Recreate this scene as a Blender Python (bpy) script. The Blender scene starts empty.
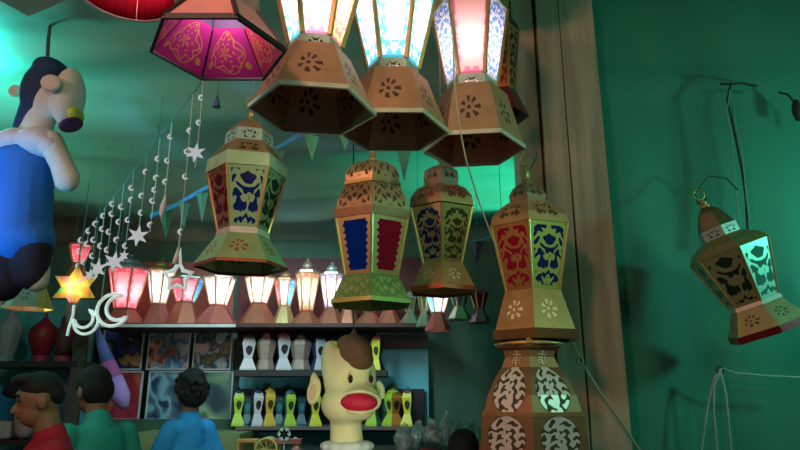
import bpy, bmesh, math, random
from mathutils import Vector, Matrix, noise
sc = bpy.context.scene
C = sc.collection
R = math.radians
PI = math.pi
rnd = random.Random(11)

# ------------------------------------------------------------------ camera, world, lights, exposure
PITCH = R(15.0); F = 628.0; EYE = 1.6
cam_data = bpy.data.cameras.new('camera'); cam = bpy.data.objects.new('camera', cam_data); C.objects.link(cam)
cam.location = (0, 0, EYE); cam.rotation_euler = (PI/2 + PITCH, 0, 0)
cam_data.sensor_width = 36.0; cam_data.lens = 36.0*F/800.0; cam_data.clip_start = 0.05
sc.camera = cam
sc.view_settings.view_transform = 'Standard'; sc.view_settings.look = 'None'
sc.view_settings.gamma = 1.0; sc.view_settings.use_curve_mapping = False
sc.view_settings.exposure = 0.12
sc.cycles.max_bounces = 7; sc.cycles.transparent_max_bounces = 16
sc.cycles.sample_clamp_indirect = 3.0
sc.cycles.caustics_reflective = False; sc.cycles.caustics_refractive = False
world = bpy.data.worlds.new('night'); sc.world = world; world.use_nodes = True
world.node_tree.nodes['Background'].inputs[0].default_value = (0.30, 0.62, 0.55, 1)
world.node_tree.nodes['Background'].inputs[1].default_value = 0.05

cP, sP = math.cos(PITCH), math.sin(PITCH)
def at(px, py, Y):
    up = (225.0-py)/F; t = Y/(cP - up*sP)
    return Vector(((px-400.0)/F*t, Y, EYE + t*(sP + up*cP)))
def S(px, py, Y):
    up = (225.0-py)/F
    return Y/(cP - up*sP)/F

def lamp(name, kind, loc, energy, color, size=0.3, target=None, spot=None, blend=0.6):
    d = bpy.data.lights.new(name, kind); o = bpy.data.objects.new(name, d); C.objects.link(o)
    o.location = loc; d.energy = energy; d.color = color
    if kind == 'AREA': d.size = size
    elif kind in ('POINT', 'SPOT'): d.shadow_soft_size = size
    if kind == 'SPOT': d.spot_size = R(spot); d.spot_blend = blend
    if target is not None:
        o.rotation_euler = (Vector(target)-Vector(loc)).to_track_quat('-Z', 'Y').to_euler()
    return o
# warm street-side bulb light, green and cyan flood lamps of the stall, plus added fills
lamp('warm_flood', 'AREA', (-2.2, 0.3, 2.75), 17, (1.0, 0.50, 0.36), 0.45, target=(0.4, 2.4, 2.2))
lamp('front_fill', 'AREA', (-0.75, -0.35, 2.95), 14, (1.0, 0.52, 0.38), 0.25, target=(0.1, 1.9, 2.35))  # warm fill added to light the outer copper skirts
lamp('green_front', 'SPOT', (1.3, -0.3, 2.75), 80, (0.45, 1.0, 0.5), 0.12, target=(-0.2, 2.25, 2.1), spot=34)
lamp('green_flood', 'AREA', (2.6, 0.5, 2.9), 8, (0.30, 1.0, 0.62), 0.5, target=(0.9, 2.75, 1.9))
lamp('cyan_side_lamp', 'AREA', (2.6, 2.0, 2.35), 9.0, (0.12, 1.0, 0.78), 0.12, target=(1.4, 2.5, 2.0))
lamp('cyan_lamp', 'POINT', at(-30, 70, 2.75), 13, (0.05, 0.95, 0.85), 0.08)
lamp('blue_fill', 'SPOT', (-2.3, 1.4, 1.75), 75, (0.08, 0.5, 1.0), 0.1, target=at(15, 200, 2.5), spot=30)  # narrow fill added to brighten the puppet's blue suit
lamp('ceiling_flood', 'SPOT', (-2.7, 3.2, 1.85), 42, (0.20, 1.0, 0.72), 0.2, target=(-1.7, 3.1, 3.1), spot=135)
lamp('back_green_flood', 'SPOT', (1.7, 4.3, 2.0), 180, (0.05, 1.0, 0.58), 0.1, target=at(478, 175, 4.3), spot=50, blend=0.9)
lamp('shop_fill', 'SPOT', (-0.8, 3.7, 2.75), 75, (0.65, 0.95, 1.0), 0.25, target=(-0.9, 5.3, 1.5), spot=95, blend=0.5)  # cool fill added to brighten the shelves at the back
lamp('puppet_fill', 'SPOT', (0.0, 1.5, 1.15), 30, (0.95, 1.0, 0.8), 0.15, target=(-0.3, 3.0, 1.5), spot=46)  # unseen fill added for the big cream puppet

# ------------------------------------------------------------------ node-expression helper and materials
class V:
    def __init__(s, nt, sock): s.nt = nt; s.s = sock
    def _op(s, op, b=None, c=None):
        n = s.nt.nodes.new('ShaderNodeMath'); n.operation = op
        for i, v in enumerate((s, b, c)):
            if v is None: continue
            if isinstance(v, V): s.nt.links.new(v.s, n.inputs[i])
            else: n.inputs[i].default_value = v
        return V(s.nt, n.outputs[0])
    def __add__(s, b): return s._op('ADD', b)
    __radd__ = __add__
    def __sub__(s, b): return s._op('SUBTRACT', b)
    def __rsub__(s, b): return (s*-1.0)+b
    def __mul__(s, b): return s._op('MULTIPLY', b)
    __rmul__ = __mul__
    def __truediv__(s, b): return s._op('DIVIDE', b)
    def gt(s, b): return s._op('GREATER_THAN', b)
    def lt(s, b): return s._op('LESS_THAN', b)
    def sin(s): return s._op('SINE')
    def cos(s): return s._op('COSINE')
    def abs(s): return s._op('ABSOLUTE')
    def sqrt(s): return s._op('SQRT')
    def max(s, b): return s._op('MAXIMUM', b)
    def min(s, b): return s._op('MINIMUM', b)
    def pow(s, b): return s._op('POWER', b)
    def frac(s): return s._op('FRACT')
    def atan2(s, b): return s._op('ARCTAN2', b)

MATS = {}
def new_mat(key):
    m = bpy.data.materials.new(key); m.use_nodes = True; nt = m.node_tree
    nt.nodes.clear(); out = nt.nodes.new('ShaderNodeOutputMaterial')
    return m, nt, out
def bsdf(nt, col, rough=0.6, metal=0.0, spec=0.4, coat=0.0):
    b = nt.nodes.new('ShaderNodeBsdfPrincipled')
    b.inputs['Base Color'].default_value = (*col, 1); b.inputs['Roughness'].default_value = rough
    b.inputs['Metallic'].default_value = metal; b.inputs['Specular IOR Level'].default_value = spec
    b.inputs['Coat Weight'].default_value = coat
    return b
def L(nt, a, b): nt.links.new(a, b)
def uvcoords(nt, k=1.0):
    """u runs -1..1 across a panel, y is centred on the panel in the same unit (k = height/width)"""
    n = nt.nodes.new('ShaderNodeUVMap'); s = nt.nodes.new('ShaderNodeSeparateXYZ'); L(nt, n.outputs[0], s.inputs[0])
    U = V(nt, s.outputs[0]); W = V(nt, s.outputs[1])
    return U*2.0-1.0, W, (W-0.5)*(2.0*k)
def mix_shader(nt, fac, a, b):
    m = nt.nodes.new('ShaderNodeMixShader')
    L(nt, fac.s, m.inputs[0]); L(nt, a, m.inputs[1]); L(nt, b, m.inputs[2]); return m.outputs[0]
def mix_col(nt, fac, a, b):
    m = nt.nodes.new('ShaderNodeMix'); m.data_type = 'RGBA'
    if isinstance(fac, V): L(nt, fac.s, m.inputs[0])
    else: m.inputs[0].default_value = fac
    for v, i in ((a, 6), (b, 7)):
        if isinstance(v, tuple): m.inputs[i].default_value = (*v, 1)
        else: L(nt, v, m.inputs[i])
    return m.outputs[2]
def noise_val(nt, scale, detail=3, stretch=(1, 1, 1)):
    t = nt.nodes.new('ShaderNodeTexCoord'); mp = nt.nodes.new('ShaderNodeMapping'); mp.inputs['Scale'].default_value = stretch
    n = nt.nodes.new('ShaderNodeTexNoise'); n.inputs['Scale'].default_value = scale; n.inputs['Detail'].default_value = detail
    L(nt, t.outputs['Object'], mp.inputs[0]); L(nt, mp.outputs[0], n.inputs[0])
    return V(nt, n.outputs[0]), n

def plain(key, col, rough=0.6, metal=0.0, var=0.25, scale=9.0, stretch=(1, 1, 1), bump=0.0, spec=0.4):
    """a colour with mild procedural wear"""
    if key in MATS: return MATS[key]
    m, nt, out = new_mat(key); b = bsdf(nt, col, rough, metal, spec)
    v, n = noise_val(nt, scale, 4, stretch)
    dark = tuple(c*(1-var) for c in col); lite = tuple(min(1, c*(1+var)) for c in col)
    L(nt, mix_col(nt, v, dark, lite), b.inputs['Base Color'])
    if bump:
        bp = nt.nodes.new('ShaderNodeBump'); bp.inputs['Strength'].default_value = bump; bp.inputs['Distance'].default_value = 0.01
        L(nt, v.s, bp.inputs['Height']); L(nt, bp.outputs[0], b.inputs['Normal'])
    L(nt, b.outputs[0], out.inputs[0]); MATS[key] = m; return m

COPPER = (0.62, 0.31, 0.18); GOLD = (0.60, 0.37, 0.15); OLIVE = (0.42, 0.38, 0.11); SILVER = (0.75, 0.72, 0.68)
def tin(key, col, metal=0.6, rough=0.32): return plain('tin_'+key, col, rough, metal, 0.22, 30.0, bump=0.05)

def arabesque(u, v, y, fine=1.0):
    x = u.abs()
    f = ((x*(6.2*fine)) + (y*(7.0*fine)).sin()*0.9).sin() * ((y*(9.5*fine)) + (x*7.0*fine).sin()*1.2).cos()
    r = (x*x+y*y*0.7).sqrt(); th = y.atan2(x)
    g = ((r*(8.0*fine))+(th*6.0).cos()*1.1).sin()*0.55
    return f*0.8+g*0.6
def border(u, v, bu=0.86, bv=0.06):
    return u.abs().gt(bu).max((v-0.5).abs().gt(0.5-bv))
def medallion(u, y, cx, cy, r, petals=6.0):
    dx, dy = (u-cx), (y-cy)
    rr = (dx*dx+dy*dy).sqrt()/r; th = dy.atan2(dx)
    petal = (rr-0.68).abs().lt(0.24) * (th*(petals+1.0)).cos().gt(0.05)
    return petal.max(rr.lt(0.17))
def lace(u, y, cx, cy, r):
    dx, dy = (u-cx), (y-cy)
    rr = (dx*dx+dy*dy*0.72).sqrt()/r; th = dy.atan2(dx)
    leaf = (((dx.abs()*21.0/r*0.6).sin()+(dy*24.0/r*0.62+(dx*16.0).cos()*1.3).sin()*1.0+(rr*15.0+(th*5.0).cos()*1.5).sin()*0.8).gt(-0.25))*rr.lt(0.96)
    return rr.lt(1.0), leaf

def pane_mat(key, glass, metal, k=1.6, fine=1.0, thr=0.05):
    """pierced tin sheet lying on coloured glass"""
    key = 'pane_'+key
    if key in MATS: return MATS[key]
    m, nt, out = new_mat(key); u, v, y = uvcoords(nt, k)
    msk = arabesque(u, v, y, fine).gt(thr).max(border(u, v))
    g = bsdf(nt, glass, 0.12, 0.0, 0.6); t = nt.nodes.new('ShaderNodeBsdfTranslucent'); t.inputs[0].default_value = (*glass, 1)
    gl = nt.nodes.new('ShaderNodeMixShader'); gl.inputs[0].default_value = 0.4; L(nt, g.outputs[0], gl.inputs[1]); L(nt, t.outputs[0], gl.inputs[2])
    mt = bsdf(nt, metal, 0.38, 0.55)
    bp = nt.nodes.new('ShaderNodeBump'); bp.inputs['Strength'].default_value = 0.4; bp.inputs['Distance'].default_value = 0.003
    L(nt, msk.s, bp.inputs['Height']); L(nt, bp.outputs[0], mt.inputs['Normal'])
    L(nt, mix_shader(nt, msk, gl.outputs[0], mt.outputs[0]), out.inputs[0]); MATS[key] = m; return m

def scallop_mat(key, glass, metal, k=1.5):
    """plain coloured glass inside a scalloped tin edge"""
    key = 'scallop_'+key
    if key in MATS: return MATS[key]
    m, nt, out = new_mat(key); u, v, y = uvcoords(nt, k)
    edge = (y*9.0).sin().abs()*0.16
    msk = (u.abs()+edge).gt(0.80).max(border(u, v, 0.9, 0.07))
    g = bsdf(nt, glass, 0.1, 0.0, 0.6); t = nt.nodes.new('ShaderNodeBsdfTranslucent'); t.inputs[0].default_value = (*glass, 1)
    gl = nt.nodes.new('ShaderNodeMixShader'); gl.inputs[0].default_value = 0.4; L(nt, g.outputs[0], gl.inputs[1]); L(nt, t.outputs[0], gl.inputs[2])
    mt = bsdf(nt, metal, 0.38, 0.5)
    L(nt, mix_shader(nt, msk, gl.outputs[0], mt.outputs[0]), out.inputs[0]); MATS[key] = m; return m

def lit_mat(key, mid, edge, k=1.8, fine=1.3, reach=0.45):
    """printed translucent sheet, lit by the bulb inside"""
    key = 'lit_'+key
    if key in MATS: return MATS[key]
    m, nt, out = new_mat(key); u, v, y = uvcoords(nt, k)
    a = arabesque(u, v, y, fine).gt(0.0)
    rim = (u.abs().gt(1.0-reach).max((v-0.5).abs().gt(0.5-reach*0.45)))
    col = mix_col(nt, a*rim, mid, edge)
    col = mix_col(nt, border(u, v, 0.9, 0.03), col, tuple(c*0.6 for c in edge))
    t = nt.nodes.new('ShaderNodeBsdfTranslucent'); L(nt, col, t.inputs[0])
    d = bsdf(nt, (0.8, 0.8, 0.8), 0.25, 0.0, 0.4); L(nt, col, d.inputs['Base Color'])
    mx = nt.nodes.new('ShaderNodeMixShader'); mx.inputs[0].default_value = 0.35
    L(nt, t.outputs[0], mx.inputs[1]); L(nt, d.outputs[0], mx.inputs[2]); L(nt, mx.outputs[0], out.inputs[0])
    MATS[key] = m; return m

def pierced_mat(key, metal, k=1.0, kind='flower', rough=0.38, met=0.55, ground=None):
    """tin sheet with stamped-out holes"""
    key = 'pierced_'+key
    if key in MATS: return MATS[key]
    m, nt, out = new_mat(key); u, v, y = uvcoords(nt, k)
    if kind == 'flower': hole = medallion(u, y, 0.0, 0.0, min(0.5, k*0.75), 6.0)
    elif kind == 'scroll': hole = arabesque(u, v, y, 1.5).lt(-0.25)*border(u, v, 0.72, 0.16).lt(0.5)
    elif kind == 'grille': hole = arabesque(u, v, y, 1.1).lt(-0.05)*border(u, v, 0.84, 0.08).lt(0.5)
    elif kind == 'leaf': hole = ((u*11.0).cos()*((v*15.0)+(u*8.0).cos()*1.2).sin()).gt(0.15)*border(u, v, 0.86, 0.1).lt(0.5)
    b = bsdf(nt, metal, rough, met)
    nv, _ = noise_val(nt, 25, 3)
    L(nt, mix_col(nt, nv, tuple(c*0.75 for c in metal), tuple(min(1, c*1.2) for c in metal)), b.inputs['Base Color'])
    if ground is None:
        tr = nt.nodes.new('ShaderNodeBsdfTransparent'); other = tr.outputs[0]
    else:
        other = bsdf(nt, ground, 0.5).outputs[0]
    L(nt, mix_shader(nt, hole, b.outputs[0], other), out.inputs[0]); MATS[key] = m; return m

def lace_mat(key, metal, k, r, white=(0.85, 0.82, 0.78), ground=(0.06, 0.05, 0.03)):
    key = 'lace_'+key
    if key in MATS: return MATS[key]
    m, nt, out = new_mat(key); u, v, y = uvcoords(nt, k)
    disc, leaf = lace(u, y, 0.0, 0.0, r)
    b = bsdf(nt, metal, 0.38, 0.5); g = bsdf(nt, ground, 0.5); w = bsdf(nt, white, 0.3, 0.3)
    inner = mix_shader(nt, leaf, g.outputs[0], w.outputs[0])
    L(nt, mix_shader(nt, disc, b.outputs[0], inner), out.inputs[0]); MATS[key] = m; return m

def print_mat(key, base, ink, k=0.8):
    """printed cloth panel with a star-shaped arabesque"""
    key = 'print_'+key
    if key in MATS: return MATS[key]
    m, nt, out = new_mat(key); u, v, y = uvcoords(nt, k)
    rr = (u*u+y*y*1.2).sqrt(); th = y.atan2(u)
    star = (rr - 0.58 - (th*8.0).cos()*0.09).abs().lt(0.035)
    star2 = (rr - 0.70 - (th*4.0+0.6).cos()*0.06).abs().lt(0.02)
    core = ((rr*16.0)+(th*6.0).cos()*1.8).sin().gt(0.45)*rr.lt(0.38)
    crn = ((u.abs()-0.72)*(u.abs()-0.72)+(y+0.42)*(y+0.42)).sqrt()
    curl = (crn*24.0).sin().gt(0.3)*crn.lt(0.17)
    ink_m = star.max(star2).max(core).max(curl)
    col = mix_col(nt, ink_m, base, ink)
    b = bsdf(nt, base, 0.6); L(nt, col, b.inputs['Base Color'])
    t = nt.nodes.new('ShaderNodeBsdfTranslucent'); L(nt, col, t.inputs[0])
    mx = nt.nodes.new('ShaderNodeMixShader'); mx.inputs[0].default_value = 0.35
    L(nt, b.outputs[0], mx.inputs[1]); L(nt, t.outputs[0], mx.inputs[2]); L(nt, mx.outputs[0], out.inputs[0])
    MATS[key] = m; return m

def oval_mat(key, base, hole):
    key = 'oval_'+key
    if key in MATS: return MATS[key]
    m, nt, out = new_mat(key); u, v, y = uvcoords(nt, 1.0)
    d = (u*u*2.6 + (v-0.62)*(v-0.62)*52.0)
    d2 = (u*u*3.0 + (v-0.14)*(v-0.14)*110.0)
    b = bsdf(nt, base, 0.4); h = bsdf(nt, hole, 0.5)
    L(nt, mix_shader(nt, d.lt(1.0).max(d2.lt(0.0)), b.outputs[0], h.outputs[0]), out.inputs[0]); MATS[key] = m; return m

def poster_mat(key, cols, scale):
    m, nt, out = new_mat('poster_'+key)
    t = nt.nodes.new('ShaderNodeTexCoord'); n = nt.nodes.new('ShaderNodeTexNoise'); n.inputs['Scale'].default_value = scale
    n.inputs['Detail'].default_value = 0.8; n.inputs['Distortion'].default_value = 0.5
    mp = nt.nodes.new('ShaderNodeMapping'); mp.inputs['Location'].default_value = (len(key)*1.7, scale*3.1, 0.4)
    L(nt, t.outputs['Generated'], mp.inputs[0]); L(nt, mp.outputs[0], n.inputs[0])
    r = nt.nodes.new('ShaderNodeValToRGB'); L(nt, n.outputs[0], r.inputs[0])
    els = r.color_ramp.elements; N = len(cols)
    for i, c in enumerate(cols):
        p = 0.28 + 0.44*i/(N-1)
        e = els[i] if i < 2 else els.new(p)
        e.position = p; e.color = (*c, 1)
    r.color_ramp.interpolation = 'EASE'
    b = bsdf(nt, (1, 1, 1), 0.3); L(nt, r.outputs[0], b.inputs['Base Color']); L(nt, b.outputs[0], out.inputs[0]); return m

def emit_mat(key, col, strength):
    if key in MATS: return MATS[key]
    m, nt, out = new_mat(key); e = nt.nodes.new('ShaderNodeEmission'); e.inputs[0].default_value = (*col, 1); e.inputs[1].default_value = strength
    L(nt, e.outputs[0], out.inputs[0]); MATS[key] = m; return m

def clear_mat(key, col, rough=0.15, mixf=0.45):
    """thin clear plastic"""
    if key in MATS: return MATS[key]
    m, nt, out = new_mat(key); b = bsdf(nt, col, rough, 0.0, 0.9, 0.6); tr = nt.nodes.new('ShaderNodeBsdfTransparent')
    v, _ = noise_val(nt, 22, 3)
    mx = nt.nodes.new('ShaderNodeMixShader'); L(nt, ((v-0.35)*1.6+(mixf-0.3)).s, mx.inputs[0])
    L(nt, tr.outputs[0], mx.inputs[1]); L(nt, b.outputs[0], mx.inputs[2])
    bp = nt.nodes.new('ShaderNodeBump'); bp.inputs['Strength'].default_value = 0.7; bp.inputs['Distance'].default_value = 0.02
    L(nt, v.s, bp.inputs['Height']); L(nt, bp.outputs[0], b.inputs['Normal'])
    L(nt, mx.outputs[0], out.inputs[0]); MATS[key] = m; return m

# ------------------------------------------------------------------ object helpers
def link_mesh(name, bm, mat, parent=None, smooth=False):
    me = bpy.data.meshes.new(name); bm.normal_update(); bm.to_mesh(me); bm.free()
    if mat is not None: me.materials.append(mat)
    if smooth:
        for p in me.polygons: p.use_smooth = True
    o = bpy.data.objects.new(name, me); C.objects.link(o)
    if parent is not None: o.parent = parent
    return o
def tag(o, label, cat, group=None):
    o['label'] = label; o['category'] = cat
    if group: o['group'] = group
    return o
def thing(name, label, cat, loc, group=None):
    o = bpy.data.objects.new(name, None); o.empty_display_size = 0.05; C.objects.link(o); o.location = loc
    return tag(o, label, cat, group)
def struct(name, bm, mat):
    o = link_mesh(name, bm, mat); o['kind'] = 'structure'; return o

def bm_box(lo, hi, bm=None, bevel=0.0):
    bm = bm or bmesh.new()
    vs = [bm.verts.new((x, y, z)) for z in (lo[2], hi[2]) for y in (lo[1], hi[1]) for x in (lo[0], hi[0])]
    fs = []
    for f in ((0, 2, 3, 1), (4, 5, 7, 6), (0, 1, 5, 4), (2, 6, 7, 3), (0, 4, 6, 2), (1, 3, 7, 5)):
        fs.append(bm.faces.new([vs[i] for i in f]))
    if bevel:
        es = list({e for f in fs for e in f.edges})
        bmesh.ops.bevel(bm, geom=es, offset=bevel, segments=2, affect='EDGES', profile=0.5)
    return bm
def bm_tube(pts, r, n=8, bm=None, taper=None):
    bm = bm or bmesh.new(); pts = [Vector(p) for p in pts]; loops = []
    up = Vector((0.13, 0.31, 0.94))
    for i, p in enumerate(pts):
        d = (pts[min(i+1, len(pts)-1)] - pts[max(i-1, 0)])
        d = d.normalized() if d.length > 1e-9 else Vector((0, 0, 1))
        a = d.cross(up)
        if a.length < 1e-3: a = d.cross(Vector((1, 0, 0)))
        a.normalize(); b = d.cross(a)
        rr = taper[i] if taper else r
        loops.append([bm.verts.new(p + (a*math.cos(2*PI*k/n) + b*math.sin(2*PI*k/n))*rr) for k in range(n)])
    for i in range(len(loops)-1):
        for k in range(n):
            bm.faces.new((loops[i][k], loops[i][(k+1) % n], loops[i+1][(k+1) % n], loops[i+1][k]))
    bm.faces.new(loops[0][::-1]); bm.faces.new(loops[-1])
    return bm
def bm_lathe(prof, n=20, bm=None, cx=0, cy=0):
    """prof: (z, r) list; closed at both ends when r is tiny"""
    bm = bm or bmesh.new(); loops = []
    for z, r in prof:
        loops.append([bm.verts.new((cx+max(r, 1e-4)*math.cos(2*PI*k/n), cy+max(r, 1e-4)*math.sin(2*PI*k/n), z)) for k in range(n)])
    for i in range(len(loops)-1):
        for k in range(n):
            bm.faces.new((loops[i][k], loops[i][(k+1) % n], loops[i+1][(k+1) % n], loops[i+1][k]))
    bm.faces.new(loops[0][::-1]); bm.faces.new(loops[-1])
    bmesh.ops.recalc_face_normals(bm, faces=bm.faces[:])
    return bm
def bm_torus(rad, r, n=18, m=8, mat=None):
    bm = bmesh.new(); loops = []
    for i in range(n):
        a = 2*PI*i/n
        loops.append([bm.verts.new(((rad+r*math.cos(2*PI*k/m))*math.cos(a), r*math.sin(2*PI*k/m), (rad+r*math.cos(2*PI*k/m))*math.sin(a))) for k in range(m)])
    for i in range(n):
        for k in range(m):
            bm.faces.new((loops[i][k], loops[i][(k+1) % m], loops[(i+1) % n][(k+1) % m], loops[(i+1) % n][k]))
    if mat: bm.transform(mat)
    bmesh.ops.recalc_face_normals(bm, faces=bm.faces[:])
    return bm
def bm_tier(prof, n, rot, th):
    """n-sided ring through prof [(z, r)...] with thickness th; UV u across each face, v along the profile"""
    bm = bmesh.new(); uv = bm.loops.layers.uv.new('UVMap')
    A = [rot + 2*PI*k/n for k in range(n)]
    ln = [0.0]
    for i in range(1, len(prof)): ln.append(ln[-1] + math.hypot(prof[i][0]-prof[i-1][0], prof[i][1]-prof[i-1][1]))
    ln = [l/ln[-1] for l in ln]
    out = [[bm.verts.new((r*math.cos(a), r*math.sin(a), z)) for a in A] for z, r in prof]
    inn = [[bm.verts.new((max(r-th, 0.001)*math.cos(a), max(r-th, 0.001)*math.sin(a), z)) for a in A] for z, r in prof]
    for i in range(len(prof)-1):
        for k in range(n):
            k2 = (k+1) % n
            for S_, flip in ((out, False), (inn, True)):
                vs = [S_[i][k], S_[i][k2], S_[i+1][k2], S_[i+1][k]]
                us = [(0, ln[i]), (1, ln[i]), (1, ln[i+1]), (0, ln[i+1])]
                if flip: vs.reverse(); us.reverse()
                f = bm.faces.new(vs)
                for lp, c in zip(f.loops, us): lp[uv].uv = c
    for k in range(n):
        k2 = (k+1) % n
        for f in (bm.faces.new((out[0][k2], out[0][k], inn[0][k], inn[0][k2])), bm.faces.new((out[-1][k], out[-1][k2], inn[-1][k2], inn[-1][k]))):
            for lp in f.loops: lp[uv].uv = (0.02, 0.02)
    return bm
def bm_panel(prof, a0, a1, th, inset=0.0):
    """one face of such a ring as a slab of its own"""
    bm = bmesh.new(); uv = bm.loops.layers.uv.new('UVMap'); ln = [0.0]
    for i in range(1, len(prof)): ln.append(ln[-1] + math.hypot(prof[i][0]-prof[i-1][0], prof[i][1]-prof[i-1][1]))
    ln = [l/ln[-1] for l in ln]
    def ring(d):
        o = []
        for z, r in prof:
            p0 = Vector((max(r-d, .001)*math.cos(a0), max(r-d, .001)*math.sin(a0), z)); p1 = Vector((max(r-d, .001)*math.cos(a1), max(r-d, .001)*math.sin(a1), z))
            q = (p1-p0)*inset; o.append((bm.verts.new(p0+q), bm.verts.new(p1-q)))
        return o
    out = ring(0)
    if th == 0:
        for i in range(len(prof)-1):
            f = bm.faces.new([out[i][0], out[i][1], out[i+1][1], out[i+1][0]])
            for lp, c in zip(f.loops, [(0, ln[i]), (1, ln[i]), (1, ln[i+1]), (0, ln[i+1])]): lp[uv].uv = c
        return bm
    inn = ring(th)
    for i in range(len(prof)-1):
        for S_, flip in ((out, False), (inn, True)):
            vs = [S_[i][0], S_[i][1], S_[i+1][1], S_[i+1][0]]; us = [(0, ln[i]), (1, ln[i]), (1, ln[i+1]), (0, ln[i+1])]
            if flip: vs.reverse(); us.reverse()
            f = bm.faces.new(vs)
            for lp, c in zip(f.loops, us): lp[uv].uv = c
        for s in (0, 1):
            vs = [out[i][s], inn[i][s], inn[i+1][s], out[i+1][s]]
            bm.faces.new(vs if s else vs[::-1])
    bm.faces.new((out[0][1], out[0][0], inn[0][0], inn[0][1])); bm.faces.new((out[-1][0], out[-1][1], inn[-1][1], inn[-1][0]))
    return bm

def ceil_z(y): return 3.42 - 0.088*y

def bulb_light(parent, z, energy, col, r=0.02, bulb=True):
    d = bpy.data.lights.new('bulb_light', 'POINT'); d.energy = energy; d.color = col; d.shadow_soft_size = r*1.7
    o = bpy.data.objects.new('bulb_light', d); C.objects.link(o); o.parent = parent; o.location = (0, 0, z)
    if bulb:
        link_mesh('bulb', bm_lathe([(z-r*.9, .2*r), (z-r*.6, .7*r), (z, r*.95), (z+r*.6, .75*r), (z+r*1.1, .4*r), (z+r*1.5, .38*r)], 12), emit_mat('bulb_glow', (1.0, 0.86, 0.8), 14.0), parent, True)
    return o

CORD = plain('cord_cream', (0.45, 0.40, 0.30), 0.7); WIRE = plain('wire_dark', (0.02, 0.03, 0.028), 0.6)
def lantern(label, px, base_py, Y, tiers, rot=0.0, n=6, group=None, cord=True, ring=0.022, tip=None, name='hanging_lantern', cat='lantern', tilt=0.0, turn=0.0, cordmat=None, bulb=None, wscale=1.0):
    """tiers: dicts(part, prof=[(py, halfwidth_px)...], mat | mats{face: mat}, split, posts, th). base_py: pixel row of the lowest ring."""
    base = at(px, base_py, Y); root = thing(name, label, cat, base, group); s = S(px, base_py, Y)
    k = wscale * (s if abs(rot) < 1e-6 else s/0.866)
    if name != 'wall_lantern': rot -= math.atan2(base.x, base.y)
    if n == 4: k = wscale*s
    def conv(prof): return [((at(px, q, Y).z - base.z), hw*k) for q, hw in prof]
    for t in tiers:
        prof = conv(t['prof']); th = t.get('th', 0.003); nn = t.get('n', n)
        if t.get('split'):
            for f in range(nn):
                a0, a1 = rot+2*PI*f/nn, rot+2*PI*(f+1)/nn
                mt = t.get('mats', {}).get(f, t.get('mat'))
                link_mesh(t['part'], bm_panel(prof, a0, a1, th, t.get('inset', 0.03)), mt, root)
        else:
            link_mesh(t['part'], bm_tier(prof, nn, rot if nn == n else 0.0, th), t['mat'], root, t.get('smooth', False))
        if t.get('posts'):
            for f in range(nn):
                a = rot+2*PI*f/nn
                pts = [Vector((r*math.cos(a), r*math.sin(a), z)) for z, r in prof]
                link_mesh('corner_post', bm_tube(pts, t.get('post_r', 0.005), 6), t['posts'], root)
    top_z = tip if tip is None else at(px, tip, Y).z - base.z
    pz, pr = conv([tiers[-1]['prof'][-1]])[0]
    if top_z is None: top_z = pz + 0.05
    metal = tiers[-1]['mat'] if 'mat' in tiers[-1] else tin('gold', GOLD)
    mm = tin('gold', GOLD)
    cp = link_mesh('cap', bm_lathe([(pz-0.004, pr*0.98), (pz+0.004, pr), (pz+0.012, pr*0.5), (pz+(top_z-pz)*0.35, 0.012), (pz+(top_z-pz)*0.6, 0.014), (top_z-0.004, 0.006), (top_z, 0.002)], 16), mm, root, True)
    link_mesh('hanging_ring', bm_torus(ring, 0.003, 18, 6, Matrix.Translation((0, 0, top_z+ring))), mm, cp, True)
    if cord:
        zc = ceil_z(Y) - base.z
        link_mesh('cord', bm_tube([(0, 0, top_z+2*ring), (0.004, 0, (top_z+zc)/2), (0, 0, zc+0.02)], 0.0025, 6), cordmat or CORD, root)
    if bulb: bulb_light(root, at(px, bulb[0], Y).z - base.z, bulb[1], bulb[2], bulb[3] if len(bulb) > 3 else 0.02)
    root.rotation_euler = (0, tilt, turn)
    return root

def remeshed(name, blobs, mat, parent=None, voxel=0.008, smooth=4):
    """blobs: ('e', centre, radii, euler) ellipsoids and ('c', p0, p1, r0, r1) tapered capsules fused into one skin"""
    bm = bmesh.new()
    for b in blobs:
        if b[0] == 'e':
            M = Matrix.Translation(Vector(b[1])) @ (b[3].to_matrix().to_4x4() if len(b) > 3 else Matrix()) @ Matrix.Diagonal((*b[2], 1))
            bmesh.ops.create_uvsphere(bm, u_segments=20, v_segments=14, radius=1.0, matrix=M)
        else:
            p0, p1, r0, r1 = Vector(b[1]), Vector(b[2]), b[3], b[4]
            d = p1-p0; q = d.to_track_quat('Z', 'Y').to_matrix().to_4x4()
            bmesh.ops.create_cone(bm, cap_ends=True, segments=16, radius1=r0, radius2=r1, depth=d.length, matrix=Matrix.Translation((p0+p1)/2) @ q)
            for p, r in ((p0, r0), (p1, r1)):
                bmesh.ops.create_uvsphere(bm, u_segments=14, v_segments=10, radius=r*1.0, matrix=Matrix.Translation(p))
    me = bpy.data.meshes.new(name); bm.to_mesh(me); bm.free()
    tmp = bpy.data.objects.new('tmp', me); C.objects.link(tmp)
    md = tmp.modifiers.new('r', 'REMESH'); md.mode = 'VOXEL'; md.voxel_size = voxel
    ms = tmp.modifiers.new('s', 'SMOOTH'); ms.iterations = smooth; ms.factor = 0.5
    dg = bpy.context.evaluated_depsgraph_get()
    me2 = bpy.data.meshes.new_from_object(tmp.evaluated_get(dg)); me2.name = name
    bpy.data.objects.remove(tmp); bpy.data.meshes.remove(me)
    me2.materials.clear(); me2.materials.append(mat)
    for p in me2.polygons: p.use_smooth = True
    o = bpy.data.objects.new(name, me2); C.objects.link(o)
    if parent is not None: o.parent = parent
    return o
from mathutils import Euler
def E(x=0, y=0, z=0): return Euler((R(x), R(y), R(z)))

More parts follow.
